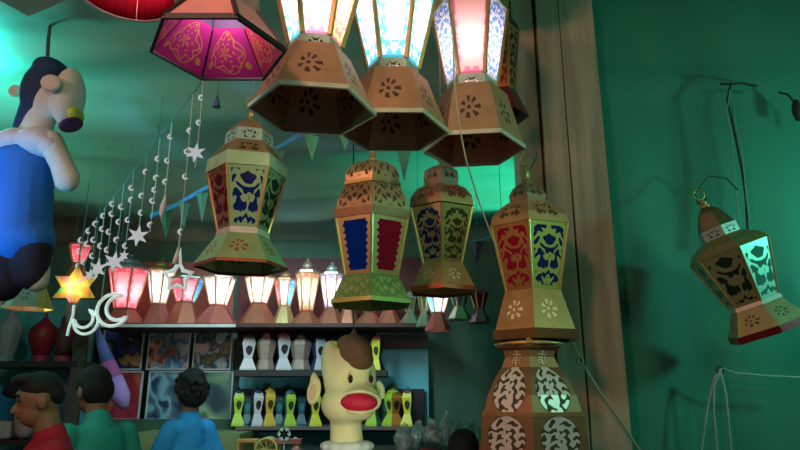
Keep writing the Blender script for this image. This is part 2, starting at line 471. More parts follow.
# ------------------------------------------------------------------ the setting
bk = 5.5
bm = bm_box((-4.0, -1.6, -0.1), (4.2, bk+0.1, 0.0)); struct('floor', bm, plain('floor_concrete', (0.12, 0.12, 0.11), 0.8, scale=3))
# draped tarpaulin ceiling with real folds
bm = bmesh.new(); NX, NY = 70, 150
tx = []
for j in range(NY+1):
    y = -1.6 + (bk+1.65)*j/NY; row = []
    for i in range(NX+1):
        x = -4.0 + 8.2*i/NX
        q = y + 0.25*math.sin(x*0.9) - 0.12*x
        f = 0.035*math.sin(q*5.1) + 0.022*math.sin(q*11.7+1.3*x) + 0.05*noise.noise(Vector((x*0.7, q*3.0, 0))) + 0.018*noise.noise(Vector((x*1.7, q*9.0, 4)))
        row.append(bm.verts.new((x, y, ceil_z(y)+f)))
    tx.append(row)
for j in range(NY):
    for i in range(NX):
        if tx[j][i].co.x > 0.45 and tx[j][i].co.y < 2.9: continue
        bm.faces.new((tx[j][i], tx[j+1][i], tx[j+1][i+1], tx[j][i+1]))
bmesh.ops.delete(bm, geom=[v for v in bm.verts if not v.link_faces], context='VERTS')
struct('ceiling', bm, plain('tarpaulin_green', (0.26, 0.40, 0.33), 0.55, 0.0, 0.3, 1.6, (1.0, 3.0, 1.0), 0.3))
for p in sc.objects['ceiling'].data.polygons: p.use_smooth = True
bm = bm_box((-4.0, bk, 0), (4.2, bk+0.1, 3.6)); struct('wall_back', bm, plain('wall_dark_green', (0.07, 0.17, 0.125), 0.7, 0.0, 0.4, 2.0, (4, 1, 0.5), 0.15))
bm = bm_box((-4.1, -1.6, 0), (-4.0, bk+0.1, 3.7)); struct('wall_left', bm, plain('wall_dark_green', ()))
# green canvas-covered wall beside the pillar, with soft folds
zt = 4.0; X0 = 0.86; YW = 2.78
bm = bmesh.new(); g = []
for j in range(61):
    z = zt*j/60; row = []
    for i in range(81):
        x = X0 + 3.3*i/80
        f = 0.012*math.sin(x*7+0.6*z) + 0.03*noise.noise(Vector((x*1.6, z*0.6, 2.0))) + 0.012*noise.noise(Vector((x*5, z*1.2, 7)))
        fold = 0.02*math.exp(-((z-3.06-0.01*x)/0.02)**2)*(1.0 if x < 1.75 else max(0, 1-(x-1.75)*3))
        row.append(bm.verts.new((x, YW-f-fold, z)))
    g.append(row)
for j in range(60):
    for i in range(80): bm.faces.new((g[j][i], g[j][i+1], g[j+1][i+1], g[j+1][i]))
ret = bmesh.ops.extrude_face_region(bm, geom=bm.faces[:])
bmesh.ops.translate(bm, vec=(0, 0.05, 0), verts=[v for v in ret['geom'] if isinstance(v, bmesh.types.BMVert)])
bmesh.ops.recalc_face_normals(bm, faces=bm.faces[:])
w = struct('wall_right', bm, plain('canvas_green', (0.042, 0.215, 0.145), 0.6, 0.0, 0.28, 2.2, (1.4, 1, 0.5), 0.25))
for p in w.data.polygons: p.use_smooth = True

# plank pillar
pil = thing('plank_pillar', 'brown plank-clad pillar standing beside the green canvas wall', 'pillar', (0.715, 2.72, 0))
edges = [(0.525, 0.624, 0.004), (0.634, 0.738, -0.014), (0.748, 0.905, -0.004)]
WOOD = plain('pillar_wood', (0.44, 0.32, 0.23), 0.65, 0.0, 0.55, 3.0, (7, 7, 0.5), 0.35)
for a, b, dy in edges:
    bm = bmesh.new(); NZ = 30; vs = []
    for j in range(NZ+1):
        z = 3.9*j/NZ; wob = 0.004*noise.noise(Vector((a*9, z*2.2, 1)))
        vs.append([bm.verts.new(p) for p in ((a+wob-0.715, -0.13+dy, z), (b-0.715+wob*0.5, -0.13+dy+0.003*noise.noise(Vector((a*5, z*3, 3))), z), (b-0.715, 0.0, z), (a-0.715, 0.0, z))])
    for j in range(NZ):
        for k in range(4): bm.faces.new((vs[j][k], vs[j][(k+1) % 4], vs[j+1][(k+1) % 4], vs[j+1][k]))
    bm.faces.new(vs[0][::-1]); bm.faces.new(vs[-1])
    link_mesh('plank', bm, WOOD, pil)
link_mesh('core_post', bm_box((-0.17, 0.004, 0), (0.17, 0.04, 3.9)), plain('pillar_core', (0.1, 0.08, 0.06)), pil)

# ------------------------------------------------------------------ shop back: shelves, panels, posters
def slab_px(name, x0, y0, x1, y1, Yf, depth, mat, label=None, cat=None, parent=None, bevel=0.0):
    a, b = at(x0, y1, Yf), at(x1, y0, Yf); c = Vector(((a.x+b.x)/2, Yf+depth/2, a.z))
    bm = bm_box((a.x-c.x, -depth/2, 0), (b.x-c.x, depth/2, b.z-a.z), bevel=bevel)
    o = link_mesh(name, bm, mat, parent)
    o.location = c if parent is None else c - parent.location
    if label: tag(o, label, cat)
    return o
DARKWOOD = plain('shelf_dark', (0.035, 0.03, 0.032), 0.6, 0, 0.3, 4)
CYAN = plain('board_cyan', (0.16, 0.62, 0.80), 0.6, 0, 0.12, 2)
slab_px('backing_board', 233, 338, 428, 480, 5.42, 0.05, CYAN, 'cyan painted backing board behind the two lantern shelves', 'board')
unit = thing('lantern_shelf_unit', 'dark two-tier wall shelf carrying white, tan and yellow lanterns', 'shelf', Vector((at(310, 430, 5.1).x, 5.1, at(310, 430, 5.1).z)))
slab_px('back_panel', 235, 332, 376, 373, 5.37, 0.03, DARKWOOD, parent=unit)
slab_px('back_panel', 236, 389, 424, 432, 5.37, 0.03, DARKWOOD, parent=unit)
slab_px('fascia', 236, 334, 428, 349, 5.30, 0.05, DARKWOOD, parent=unit)
slab_px('shelf_board', 235, 370, 387, 376, 4.92, 0.44, DARKWOOD, parent=unit)
slab_px('shelf_board', 235, 427, 425, 430, 4.92, 0.44, plain('shelf_grey', (0.16, 0.13, 0.13), 0.5), parent=unit)
z_s1 = at(300, 370, 4.92).z; z_s2 = at(300, 427, 4.92).z
# long shelf with the lit lanterns
SHZ = at(250, 323, 4.85).z
RED_WOOD = plain('shelf_redbrown', (0.32, 0.13, 0.10), 0.5, 0, 0.3, 5, (1, 6, 1))
xl, xr = at(92, 323, 4.85).x, at(424, 323, 4.85).x
sh = thing('display_shelf', 'long dark maroon shelf below the row of glowing lanterns', 'shelf', ((xl+xr)/2, 4.85, SHZ))
link_mesh('board', bm_box((xl-sh.location.x, 0, -0.03), (xr-sh.location.x, 0.5, 0)), plain('shelf_maroon', (0.07, 0.025, 0.025), 0.6), sh)
link_mesh('edge_strip', bm_box((xl-sh.location.x, -0.008, -0.032), (at(236, 323, 4.85).x-sh.location.x, -0.001, -0.008)), plain('strip_white', (0.62, 0.6, 0.6), 0.4), sh)
slab_px('hardboard_panel', 128, 262, 236, 326, 5.40, 0.03, RED_WOOD, 'red-brown hardboard panel standing behind the glowing lanterns', 'board')
slab_px('dark_board', 236, 258, 430, 328, 5.41, 0.03, plain('maroon_dark', (0.09, 0.025, 0.03), 0.6), 'dark maroon board behind the glowing lanterns, above the tan lantern shelf', 'board')

# posters: six printed sheets, generic abstract art
pc = [
 (101, 324, 145, 369, [(0.02, 0.03, 0.09), (0.05, 0.09, 0.35), (0.03, 0.03, 0.05), (0.5, 0.30, 0.12), (0.75, 0.2, 0.28)], 3.2, 'dark print with blue, red and tan blotches, upper row against the folded pennant'),
 (147, 324, 191, 369, [(0.03, 0.06, 0.16), (0.45, 0.16, 0.12), (0.75, 0.45, 0.35), (0.06, 0.28, 0.62), (0.55, 0.65, 0.7)], 3.6, 'print with skin-pink and bright blue blotches, middle of the upper row'),
 (193, 324, 233, 369, [(0.03, 0.05, 0.06), (0.16, 0.2, 0.08), (0.03, 0.06, 0.09), (0.35, 0.55, 0.7), (0.65, 0.4, 0.4)], 3.0, 'print with pale blue and grey-pink blotches, upper row next to the lantern shelf'),
 (101, 372, 143, 419, [(0.25, 0.02, 0.05), (0.42, 0.04, 0.07), (0.30, 0.03, 0.05), (0.5, 0.12, 0.05), (0.08, 0.05, 0.2)], 1.6, 'deep red print in the lower row beside the folded pennant'),
 (146, 372, 191, 419, [(0.03, 0.05, 0.12), (0.25, 0.5, 0.6), (0.10, 0.16, 0.2), (0.03, 0.05, 0.14), (0.5, 0.55, 0.6)], 2.0, 'blue-grey cloudy print in the lower row behind the curly-haired head'),
 (193, 372, 233, 419, [(0.10, 0.2, 0.12), (0.28, 0.45, 0.28), (0.15, 0.3, 0.2), (0.05, 0.10, 0.12), (0.03, 0.05, 0.08)], 1.5, 'green misty print in the lower row next to the lantern shelf'),
]
WHITE = plain('frame_white', (0.6, 0.62, 0.68), 0.4)
for i, (x0, y0, x1, y1, cols, scl, lab) in enumerate(pc):
    Yp = 5.36; a, b = at(x0, y1, Yp), at(x1, y0, Yp); c = Vector(((a.x+b.x)/2, Yp, a.z)); hw = (b.x-a.x)/2; h = b.z-a.z
    t = thing('poster', lab, 'poster', c, 'posters behind the shoppers')
    link_mesh('print', bm_box((-hw, -0.004, 0), (hw, 0.004, h)), poster_mat(chr(97+i)*(i+1), cols, scl), t)
    bm = bmesh.new()
    for lo, hi in (((-hw-.008, -.012, -.008), (-hw+.004, .006, h+.008)), ((hw-.004, -.012, -.008), (hw+.008, .006, h+.008)), ((-hw, -.012, -.008), (hw, .006, .004)), ((-hw, -.012, h-.004), (hw, .006, h+.008))):
        bm_box(lo, hi, bm)
    link_mesh('frame', bm, WHITE, t)
slab_px('blue_strip', 229, 340, 234, 416, 5.28, 0.012, plain('strip_blue', (0.22, 0.45, 0.72), 0.5), 'narrow pale blue strip hanging at the end of the posters', 'strip')
slab_px('green_cabinet', 95, 419, 234, 480, 5.30, 0.18, plain('cabinet_green', (0.045, 0.13, 0.085), 0.6), 'dark green cabinet front under the posters', 'cabinet')
o = slab_px('counter', 120, 434, 240, 480, 4.55, 0.55, plain('counter_olive', (0.19, 0.24, 0.10), 0.6), 'olive green counter behind the man in blue', 'counter')

# folded pennant hanging in front of the posters
def flat_shape(pts, depth, origin):
    bm = bmesh.new(); f = [bm.verts.new(Vector(p)-origin+Vector((0, -depth/2, 0))) for p in pts]; b_ = [bm.verts.new(Vector(p)-origin+Vector((0, depth/2, 0))) for p in pts]
    bm.faces.new(f); bm.faces.new(b_[::-1]); n = len(pts)
    for i in range(n): bm.faces.new((f[i], b_[i], b_[(i+1) % n], f[(i+1) % n]))
    bmesh.ops.recalc_face_normals(bm, faces=bm.faces[:]); return bm
Yq = 4.6; p0 = at(97, 327, Yq)
fp = thing('folded_pennant', 'long blue and pink tapering cloth pennant hanging beside the posters', 'pennant', p0)
link_mesh('blue_upper', bm_tube([at(96, 326, Yq)-p0, at(102, 345, Yq)-p0, at(108, 363, Yq)-p0], 0.02, 10, taper=[0.012, 0.035, 0.05]), plain('penn_blue', (0.16, 0.20, 0.62), 0.7), fp, True)
link_mesh('pink_middle', bm_tube([at(107.7, 362, Yq)-p0, at(114, 380, Yq)-p0], 0.05, 10, taper=[0.05, 0.064]), plain('penn_pink', (0.50, 0.12, 0.38), 0.7), fp, True)
link_mesh('lilac_lower', bm_tube([at(113.7, 379, Yq)-p0, at(121, 397, Yq)-p0, at(125, 408, Yq)-p0], 0.05, 10, taper=[0.064, 0.066, 0.03]), plain('penn_lilac', (0.40, 0.24, 0.62), 0.7), fp, True)
link_mesh('cord', bm_tube([(0, 0, 0), (0.0, 0, ceil_z(Yq)-p0.z)], 0.002, 6), WIRE, fp)

# ------------------------------------------------------------------ big lit lanterns under the awning
GCOP = pierced_mat('copper_flower', (0.66, 0.30, 0.18), 1.0, 'flower', ground=(0.06, 0.02, 0.015))  # dark inside of the stamped holes is painted as ground colour
RIMM = tin('rim_bright', (0.72, 0.58, 0.5), 0.4, 0.3)
def big_lit(label, px, rim_py, r, Y, waist_py, waist_hw, top_py, top_hw, mats, skirt, bulb, band_hw=None):
    return lantern(label, px, rim_py, Y, [
        dict(part='skirt', prof=[(rim_py, r), (waist_py+12, waist_hw*1.35)], mat=skirt, th=0.004),
        dict(part='rim', prof=[(rim_py+2, r+1), (rim_py-2, r+1)], mat=RIMM, th=0.008),
        dict(part='waist_band', prof=[(waist_py+12, waist_hw*1.35), (waist_py+9, waist_hw), (waist_py, waist_hw)], mat=pierced_mat('waist_flower', SILVER, 0.45, 'scroll'), th=0.004),
        dict(part='waist_baffle', prof=[(waist_py+1, waist_hw*0.99), (waist_py, waist_hw*0.99)], mat=tin('plate', (0.3, 0.15, 0.1)), th=waist_hw*0.0017),  # added disc that keeps bulb light out of the skirt
        dict(part='glass_pane', prof=[(waist_py, waist_hw), (top_py, top_hw)], mats=mats, mat=mats[4], split=True, post_r=0.0075, posts=tin('gold', GOLD), th=0),
        dict(part='shoulder', prof=[(top_py, top_hw), (top_py-10, top_hw+2), (top_py-16, top_hw*0.9)], mat=tin('olive', OLIVE), th=0.004),
        dict(part='dome', prof=[(top_py-16, top_hw*0.75), (top_py-30, top_hw*0.7), (top_py-42, top_hw*0.45), (top_py-48, top_hw*0.15)], mat=pierced_mat('copper_scroll', COPPER, 0.7, 'scroll'), th=0.004),
    ], bulb=bulb, cord=True)
W1 = lit_mat('white_cyan', (0.95, 0.93, 0.95), (0.10, 0.55, 0.75)); W2 = lit_mat('white_pink', (0.95, 0.88, 0.92), (0.9, 0.35, 0.6))
W3 = lit_mat('pink_plain', (0.95, 0.55, 0.55), (0.9, 0.25, 0.4), reach=0.2); W4 = lit_mat('blue_print', (0.15, 0.35, 0.85), (0.75, 0.85, 0.95), reach=1.0, fine=1.8)
W5 = lit_mat('orange_print', (0.95, 0.55, 0.2), (0.85, 0.2, 0.25), reach=1.0, fine=1.6)
WARM = (1.0, 0.80, 0.72); WHT = (1.0, 0.9, 0.92)
big_lit('big glowing white-paned copper lantern hanging beside the pink printed shade', 313, 110, 63, 1.40, 46, 27, -22, 46, {3: W1, 4: W2, 5: W5, 0: W5, 1: W2, 2: W1}, GCOP, (8, 2.6, WHT))
big_lit('big glowing copper lantern with cyan-edged white panes between two others', 393, 131, 55, 1.72, 69, 26, -8, 46, {3: W1, 4: W1, 5: W1, 0: W2, 1: W2, 2: W1}, GCOP, (24, 4.2, WHT))
big_lit('big glowing lantern with pink front pane and blue patterned sides, hanging beside the pillar', 474, 149, 50, 2.02, 84, 26, 12, 40, {3: W4, 4: W3, 5: W4, 0: W5, 1: W3, 2: W4}, GCOP, (50, 2.6, (1.0, 0.72, 0.68)))

# pink printed shade
PK = print_mat('magenta', (0.62, 0.03, 0.36), (0.75, 0.45, 0.08)); PKR = print_mat('rose', (0.75, 0.06, 0.20), (0.8, 0.45, 0.15))
SAL = plain('salmon_cloth', (0.80, 0.36, 0.33), 0.6, 0, 0.25, 14); BLK = plain('frame_black', (0.03, 0.015, 0.02), 0.5)
FL = pierced_mat('navy_flower', (0.06, 0.03, 0.09), 1.0, 'flower', 0.7, 0.0, ground=(0.35, 0.5, 0.8))
base = at(218, 50, 1.15); s = S(218, 50, 1.15); sh_ = thing('printed_shade_lantern', 'hexagonal magenta cloth shade lantern printed with gold arabesques', 'lantern', base)
prof_o = [(0, 68*s), (0.088, 36*s)]
for f in range(6):
    a0, a1 = 2*PI*f/6, 2*PI*(f+1)/6
    link_mesh('printed_panel', bm_panel([(z, r-0.004) for z, r in prof_o], a0, a1, 0.002, 0.03), PKR if f == 0 else PK, sh_)
    link_mesh('outer_cloth', bm_panel(prof_o, a0, a1, 0.002, 0.01), SAL, sh_)
    link_mesh('frame_bar', bm_tube([(r_*math.cos(a0), r_*math.sin(a0), z) for z, r_ in prof_o], 0.005, 6), BLK, sh_)
link_mesh('rim', bm_tier([(-0.005, 68.5*s), (0.006, 68.5*s)], 6, 0, 0.007), BLK, sh_)
for f in range(6):
    a0, a1 = 2*PI*f/6, 2*PI*(f+1)/6
    link_mesh('upper_panel', bm_panel([(0.088, 36*s), (0.30, 52*s)], a0, a1, 0.003, 0.02), FL if f in (1, 0, 2) else SAL, sh_)
bulb_light(sh_, 0.12, 1.1, (1, 0.8, 0.8), 0.015)  # bulb added inside to lift the magenta of the panels
link_mesh('top_plate', bm_tier([(0.30, 52*s), (0.32, 40*s), (0.36, 10*s)], 6, 0, 0.004), BLK, sh_)
link_mesh('cord', bm_tube([(0, 0, 0.35), (0, 0, ceil_z(1.15)-base.z+0.02)], 0.003, 6), WIRE, sh_)

# red drum shade with a white rim and a grey-brown shade near it
b = at(127, -6, 1.35); s = S(127, -6, 1.35)
d = thing('red_drum_shade', 'round red cloth lantern shade with pale rims hanging over the tarpaulin', 'lantern', b)
link_mesh('cloth_drum', bm_tier([(0.0, 47*s), (0.10, 40*s), (0.2, 30*s)], 28, 0, 0.004), lit_mat('red_cloth', (0.75, 0.02, 0.06), (0.7, 0.03, 0.06), 1, 1, 0.05), d, True)
bulb_light(d, 0.1, 1.2, (1, 0.8, 0.75), 0.015)
link_mesh('lower_rim', bm_tier([(-0.004, 48*s), (0.006, 48*s)], 28, 0, 0.006), plain('rim_pink', (0.75, 0.45, 0.45), 0.5), d, True)
link_mesh('bottom_plate', bm_tier([(0.185, 31*s), (0.186, 2*s)], 28, 0, 0.001), plain('plate_brown', (0.20, 0.10, 0.07), 0.6), d)
for a in range(8):
    an = 2*PI*a/8+0.2
    link_mesh('ribbon', bm_tube([(47.5*s*math.cos(an), 47.5*s*math.sin(an), 0), (40.5*s*math.cos(an), 40.5*s*math.sin(an), 0.1)], 0.006, 6), plain('rim_pink', ()), d)
link_mesh('cord', bm_tube([(0, 0, 0.18), (0, 0, ceil_z(1.35)-b.z+0.02)], 0.003, 6), WIRE, d)
link_mesh('top_plate', bm_tier([(0.2, 30*s), (0.205, 2*s)], 28, 0, 0.001), plain('red_plate', (0.4, 0.03, 0.06)), d)
b = at(14, -18, 1.5); s = S(14, -18, 1.5)
d = thing('grey_cloth_shade', 'grey-brown square cloth shade hanging above the blue-suited puppet', 'lantern', b)
link_mesh('cloth_skirt', bm_tier([(0.0, 62*s), (0.14, 42*s)], 4, R(18), 0.004), plain('grey_cloth', (0.62, 0.42, 0.37), 0.7), d)
link_mesh('bottom_cloth', bm_tier([(-0.002, 60*s), (-0.001, 2*s)], 4, R(18), 0.001), plain('grey_cloth', ()), d)
link_mesh('tassel', bm_tube([(0.02, -0.05, 0), (0.018, -0.05, -0.03), (0.02, -0.05, -0.07)], 0.008, 8, taper=[0.004, 0.009, 0.007]), WHITE, d)
link_mesh('cap', bm_lathe([(0.13, 42*s), (0.16, 20*s), (0.2, 4*s)], 12), plain('grey_cloth', ()), d)
link_mesh('cord', bm_tube([(0, 0, 0.19), (0, 0, ceil_z(1.5)-b.z+0.02)], 0.003, 6), WIRE, d)

# ------------------------------------------------------------------ four unlit hanging lanterns, and the big one below the last
GT = tin('gold', GOLD); OT = tin('olive', OLIVE)
GOLIVE = (0.52, 0.44, 0.12); GC = (0.62, 0.36, 0.18)
BLUE = (0.012, 0.03, 0.22); RED = (0.35, 0.01, 0.03); DKRED = (0.12, 0.015, 0.02)
lantern('gold lantern with blue arabesque front pane and green skirt, hanging beside the string lights', 241, 266, 2.2, [
    dict(part='skirt', prof=[(266, 46), (237, 26)], mat=pierced_mat('olive_flower', (0.44, 0.52, 0.26), 0.95, 'flower', ground=(0.3, 0.05, 0.02)), th=0.004),  # green light from front-right is also put into this lantern's metal colours
    dict(part='rim', prof=[(269, 46.5), (266, 46.5)], mat=tin('rim_red', (0.45, 0.10, 0.05)), th=0.006),
    dict(part='lower_band', prof=[(238, 27), (232, 26)], mat=RIMM, th=0.006),
    dict(part='glass_pane', prof=[(232, 25), (176, 40)], mats={4: pane_mat('blue', BLUE, (0.40, 0.46, 0.28), 1.4), 3: pane_mat('dkred', DKRED, (0.35, 0.14, 0.06), 1.4), 5: pane_mat('green', (0.02, 0.10, 0.06), (0.45, 0.55, 0.3), 1.4)}, mat=pane_mat('dkred', DKRED, GC, 1.4), split=True, posts=GT),
    dict(part='upper_band', prof=[(176, 41.5), (163, 40.5)], mat=tin('rim_lime', (0.68, 0.74, 0.48), 0.4), th=0.006),
    dict(part='shoulder', prof=[(163, 39), (154, 32), (147, 26)], mat=pierced_mat('copper_scroll', COPPER, 0.7, 'scroll'), th=0.004),
    dict(part='neck_band', prof=[(147, 25), (135, 24)], mat=pierced_mat('silver_scroll', SILVER, 0.4, 'scroll', ground=(0.05, 0.1, 0.09)), th=0.004),
    dict(part='dome', prof=[(135, 24), (128, 19), (123, 11), (121, 5)], mat=tin('copper', COPPER), th=0.004)], tip=108)
lantern('two-domed gold lantern with one blue and one red pane before the glowing row', 371, 304, 2.3, [
    dict(part='skirt', prof=[(304, 38), (278, 27)], mat=pierced_mat('green_leaf', (0.28, 0.42, 0.12), 0.6, 'leaf', ground=(0.4, 0.36, 0.16)), th=0.004),
    dict(part='rim', prof=[(306, 38.5), (302, 38.5)], mat=OT, th=0.006),
    dict(part='glass_pane', prof=[(278, 26), (224, 36)], mats={3: scallop_mat('blue', (0.005, 0.05, 0.55), GC), 4: scallop_mat('red', (0.5, 0.01, 0.05), GC)}, mat=scallop_mat('red', (0.5, 0.01, 0.05), GC), split=True, posts=GT, post_r=0.006),
    dict(part='upper_band', prof=[(224, 37), (216, 39)], mat=tin('copper', COPPER), th=0.006),
    dict(part='lower_dome', prof=[(216, 36), (206, 35), (196, 31), (190, 27)], mat=pierced_mat('gold_leaf', GC, 0.7, 'leaf', ground=(0.10, 0.06, 0.03)), th=0.004),
    dict(part='middle_band', prof=[(190, 29), (187, 29)], mat=GT, th=0.006),
    dict(part='upper_dome', prof=[(187, 27), (180, 28), (172, 24), (165, 15), (161, 5)], mat=pierced_mat('gold_leaf2', GC, 0.9, 'leaf', ground=(0.10, 0.06, 0.03)), th=0.004, smooth=False)], rot=R(30), tip=128)
lantern('slim gold lantern with blue and bronze fretwork panes and white cord', 443, 290, 2.45, [
    dict(part='skirt', prof=[(290, 31), (265, 20)], mat=pierced_mat('gold_flower', GC, 0.95, 'flower', ground=(0.75, 0.5, 0.38)), th=0.004),
    dict(part='rim', prof=[(293, 31.5), (289, 31.5)], mat=tin('rim_red', (0.45, 0.10, 0.05)), th=0.006),
    dict(part='glass_pane', prof=[(265, 19), (212, 31)], mats={3: pane_mat('blue2', BLUE, GC, 1.6, 1.3), 4: pane_mat('bronze', (0.10, 0.06, 0.03), (0.36, 0.28, 0.10), 1.6, 1.3)}, mat=pane_mat('bronze', (0.1, 0.06, 0.03), GC, 1.6, 1.3), split=True, posts=GT),
    dict(part='shoulder', prof=[(211, 32), (202, 31), (193, 25), (188, 17)], mat=pierced_mat('gold_scroll', GC, 0.7, 'scroll', ground=(0.3, 0.05, 0.03)), th=0.004),
    dict(part='dome', prof=[(188, 16), (182, 18), (174, 17), (168, 9), (167, 4)], mat=pierced_mat('copper_scroll2', (0.5, 0.3, 0.2), 0.7, 'scroll', ground=(0.10, 0.05, 0.04)), th=0.004)], rot=R(30), tip=147, cordmat=WHITE)
lantern('gold lantern with red and blue fretwork panes before the plank pillar', 535, 332, 2.3, [
    dict(part='tray', prof=[(341, 40), (332, 41)], mat=tin('tray_brown', (0.30, 0.13, 0.06)), th=0.03),
    dict(part='skirt', prof=[(332, 38), (293, 27)], mat=pierced_mat('gold_flower2', (0.55, 0.30, 0.12), 0.95, 'flower', ground=(0.9, 0.68, 0.45)), th=0.004),
    dict(part='glass_pane', prof=[(293, 26), (230, 38)], mats={3: pane_mat('red', (0.45, 0.012, 0.05), (0.42, 0.2, 0.07), 1.5, 1.2), 4: pane_mat('blue3', (0.015, 0.03, 0.18), GOLIVE, 1.5, 1.2)}, mat=pane_mat('red', RED, GC, 1.5, 1.2), split=True, posts=GT),
    dict(part='shoulder', prof=[(230, 39), (221, 37), (212, 29), (205, 20)], mat=pierced_mat('gold_scroll2', GC, 0.7, 'scroll', ground=(0.1, 0.05, 0.03)), th=0.004),
    dict(part='dome', prof=[(205, 17), (198, 19), (191, 15), (185, 8), (183, 4)], mat=pierced_mat('copper_scroll2', ()), th=0.004)], rot=R(30), tip=165, cord=False)
q = bpy.context.scene.objects['hanging_lantern.006'] if 'hanging_lantern.006' in sc.objects else None
nl = tag(link_mesh('nail', bm_tube([(0, 0.29, 0), (0, 0, 0.0), (0, -0.012, 0.012)], 0.004, 8), tin('nail_green', (0.2, 0.4, 0.3))), 'long nail in the pillar holding the lantern with red and blue panes', 'nail')
nl.location = at(537, 156, 2.3)
LB = (0.30, 0.17, 0.08)
big = lantern('largest gold lantern with rows of round white lace medallions, standing below the pillar lantern', 538, 520, 2.12, [
    dict(part='lower_body', prof=[(520, 60), (455, 53)], mat=tin('bronze', LB), th=0.005),
    dict(part='medallion_body', prof=[(455, 53), (414, 50)], mat=lace_mat('low', LB, 0.88, 0.74), th=0.005),
    dict(part='middle_band', prof=[(415, 50.5), (411, 50.5)], mat=GT, th=0.008),
    dict(part='flared_body', prof=[(411, 48), (395, 44), (378, 36), (368, 29)], mat=lace_mat('mid', LB, 0.85, 0.78), th=0.005),
    dict(part='neck', prof=[(368, 29), (358, 25), (350, 27)], mat=lace_mat('neck', (0.45, 0.25, 0.12), 0.55, 0.4, (0.8, 0.55, 0.4)), th=0.005),
    dict(part='upper_collar', prof=[(350, 30), (348, 32), (345, 32)], mat=tin('tray_brown', ()), th=0.02)], rot=R(30), cord=False, tip=342, ring=0.006, name='floor_lantern')

lantern('dark maroon lantern with orange patterned panes, between the pink-paned one and the pillar', 503, 118, 2.35, [
    dict(part='skirt', prof=[(118, 26), (92, 14)], mat=tin('maroon_tin', (0.16, 0.03, 0.03)), th=0.004),
    dict(part='glass_pane', prof=[(92, 13), (32, 20)], mats={4: pane_mat('orange_maroon', (0.30, 0.02, 0.06), (0.6, 0.25, 0.08), 2.0, 1.2)}, mat=pane_mat('orange_maroon', (), ()), split=True, posts=GT),
    dict(part='shoulder', prof=[(32, 21), (24, 18), (16, 9)], mat=tin('maroon_tin', ()), th=0.004)], tip=-8)
# tilted lantern on the canvas wall
bl = at(762, 326, 2.5)
wl = lantern('tilted gold lantern leaning against the dark green canvas wall', 766, 326, 2.48, [
    dict(part='skirt', prof=[(326, 36), (304, 24)], mat=pierced_mat('gold_flower3', (0.5, 0.42, 0.2), 0.95, 'flower', ground=(0.08, 0.08, 0.05)), th=0.004),
    dict(part='rim', prof=[(333, 37), (326, 37)], mat=tin('rim_maroon', (0.30, 0.02, 0.03)), th=0.008),
    dict(part='lower_band', prof=[(304, 25), (300, 24)], mat=RIMM, th=0.006),
    dict(part='glass_pane', prof=[(300, 23), (247, 38)], mats={3: pane_mat('wall_gold', (0.02, 0.05, 0.04), (0.50, 0.44, 0.22), 1.4, 0.9, -0.1)}, mat=pane_mat('wall_cyan_lit', (0.10, 0.35, 0.28), (0.5, 0.62, 0.48), 1.5, 0.9), split=True, posts=GT),  # cyan light on the side faces is put into their pane colours
    dict(part='shoulder', prof=[(247, 39), (240, 34), (232, 20)], mat=tin('olive_dull', (0.32, 0.30, 0.12)), th=0.004),
    dict(part='neck_band', prof=[(232, 19), (222, 19)], mat=pierced_mat('silver_scroll2', SILVER, 0.5, 'scroll', ground=(0.1, 0.1, 0.06)), th=0.004),
    dict(part='dome', prof=[(222, 18), (214, 15), (206, 11), (200, 5)], mat=tin('gold_dark', (0.2, 0.16, 0.07)), th=0.004)], cord=False, tip=192, tilt=R(-20), rot=R(15), wscale=0.92, name='wall_lantern')

# ------------------------------------------------------------------ small lanterns on the long shelf
def small_lantern(label, px, top, w0, w1, tint, skirt, split_at=302, glow=2.0, capcol=GOLD, Y=5.02, bottom=None, hang=False, name='lit_lantern', group='glowing lanterns of the back row', lit=True, pane_w=None, col=(1.0, 0.86, 0.82), rot=0.0):
    base = at(px, bottom, Y) if hang else Vector((at(px, 318, Y).x, Y, SHZ))
    s = S(px, 310, Y); zt_ = at(px, top, Y).z - base.z; zs = at(px, split_at, Y).z - base.z if not hang else (zt_*0.42)
    zp = zs + (zt_-zs)*0.70
    root = thing(name, label, 'lantern', base, group)
    k = 1.0 if rot == 0 else 1/0.866
    R0, R1, R2 = (w0+2)*s*k, w1*s*0.52*k, w1*s*k
    link_mesh('skirt', bm_tier([(0.0, R0), (0.008, R0), (zs*0.92, R1), (zs, R1*1.08)], 6, rot, 0.004), skirt, root)
    for f in range(6):
        a0, a1 = rot+2*PI*f/6, rot+2*PI*(f+1)/6
        mt = tint[f % len(tint)]
        link_mesh('glass_pane', bm_panel([(zs, R1), (zp, R2)], a0, a1, 0, 0.05), mt, root)
        link_mesh('corner_post', bm_tube([(R1*math.cos(a0), R1*math.sin(a0), zs), (R2*math.cos(a0), R2*math.sin(a0), zp)], 0.0065, 5), GT, root)
    cm = tin('cap_%d' % int(sum(capcol)*1000), capcol)
    link_mesh('shoulder', bm_tier([(zp, R2*1.05), (zp+(zt_-zp)*0.12, R2*1.05), (zp+(zt_-zp)*0.35, R2*0.55)], 6, rot, 0.004), cm, root)
    link_mesh('dome', bm_lathe([(zp+(zt_-zp)*0.33, R2*0.5), (zp+(zt_-zp)*0.5, R2*0.52), (zp+(zt_-zp)*0.68, R2*0.36), (zp+(zt_-zp)*0.8, R2*0.12), (zp+(zt_-zp)*0.9, R2*0.16), (zt_, 0.002)], 12), cm, root, True)
    if hang: link_mesh('cord', bm_tube([(0, 0, zt_-0.01), (0, 0, ceil_z(Y)-base.z+0.02)], 0.002, 5), WIRE, root)
    if lit: bulb_light(root, zs+(zp-zs)*0.5, glow*1.2, col, 0.015)
    return root
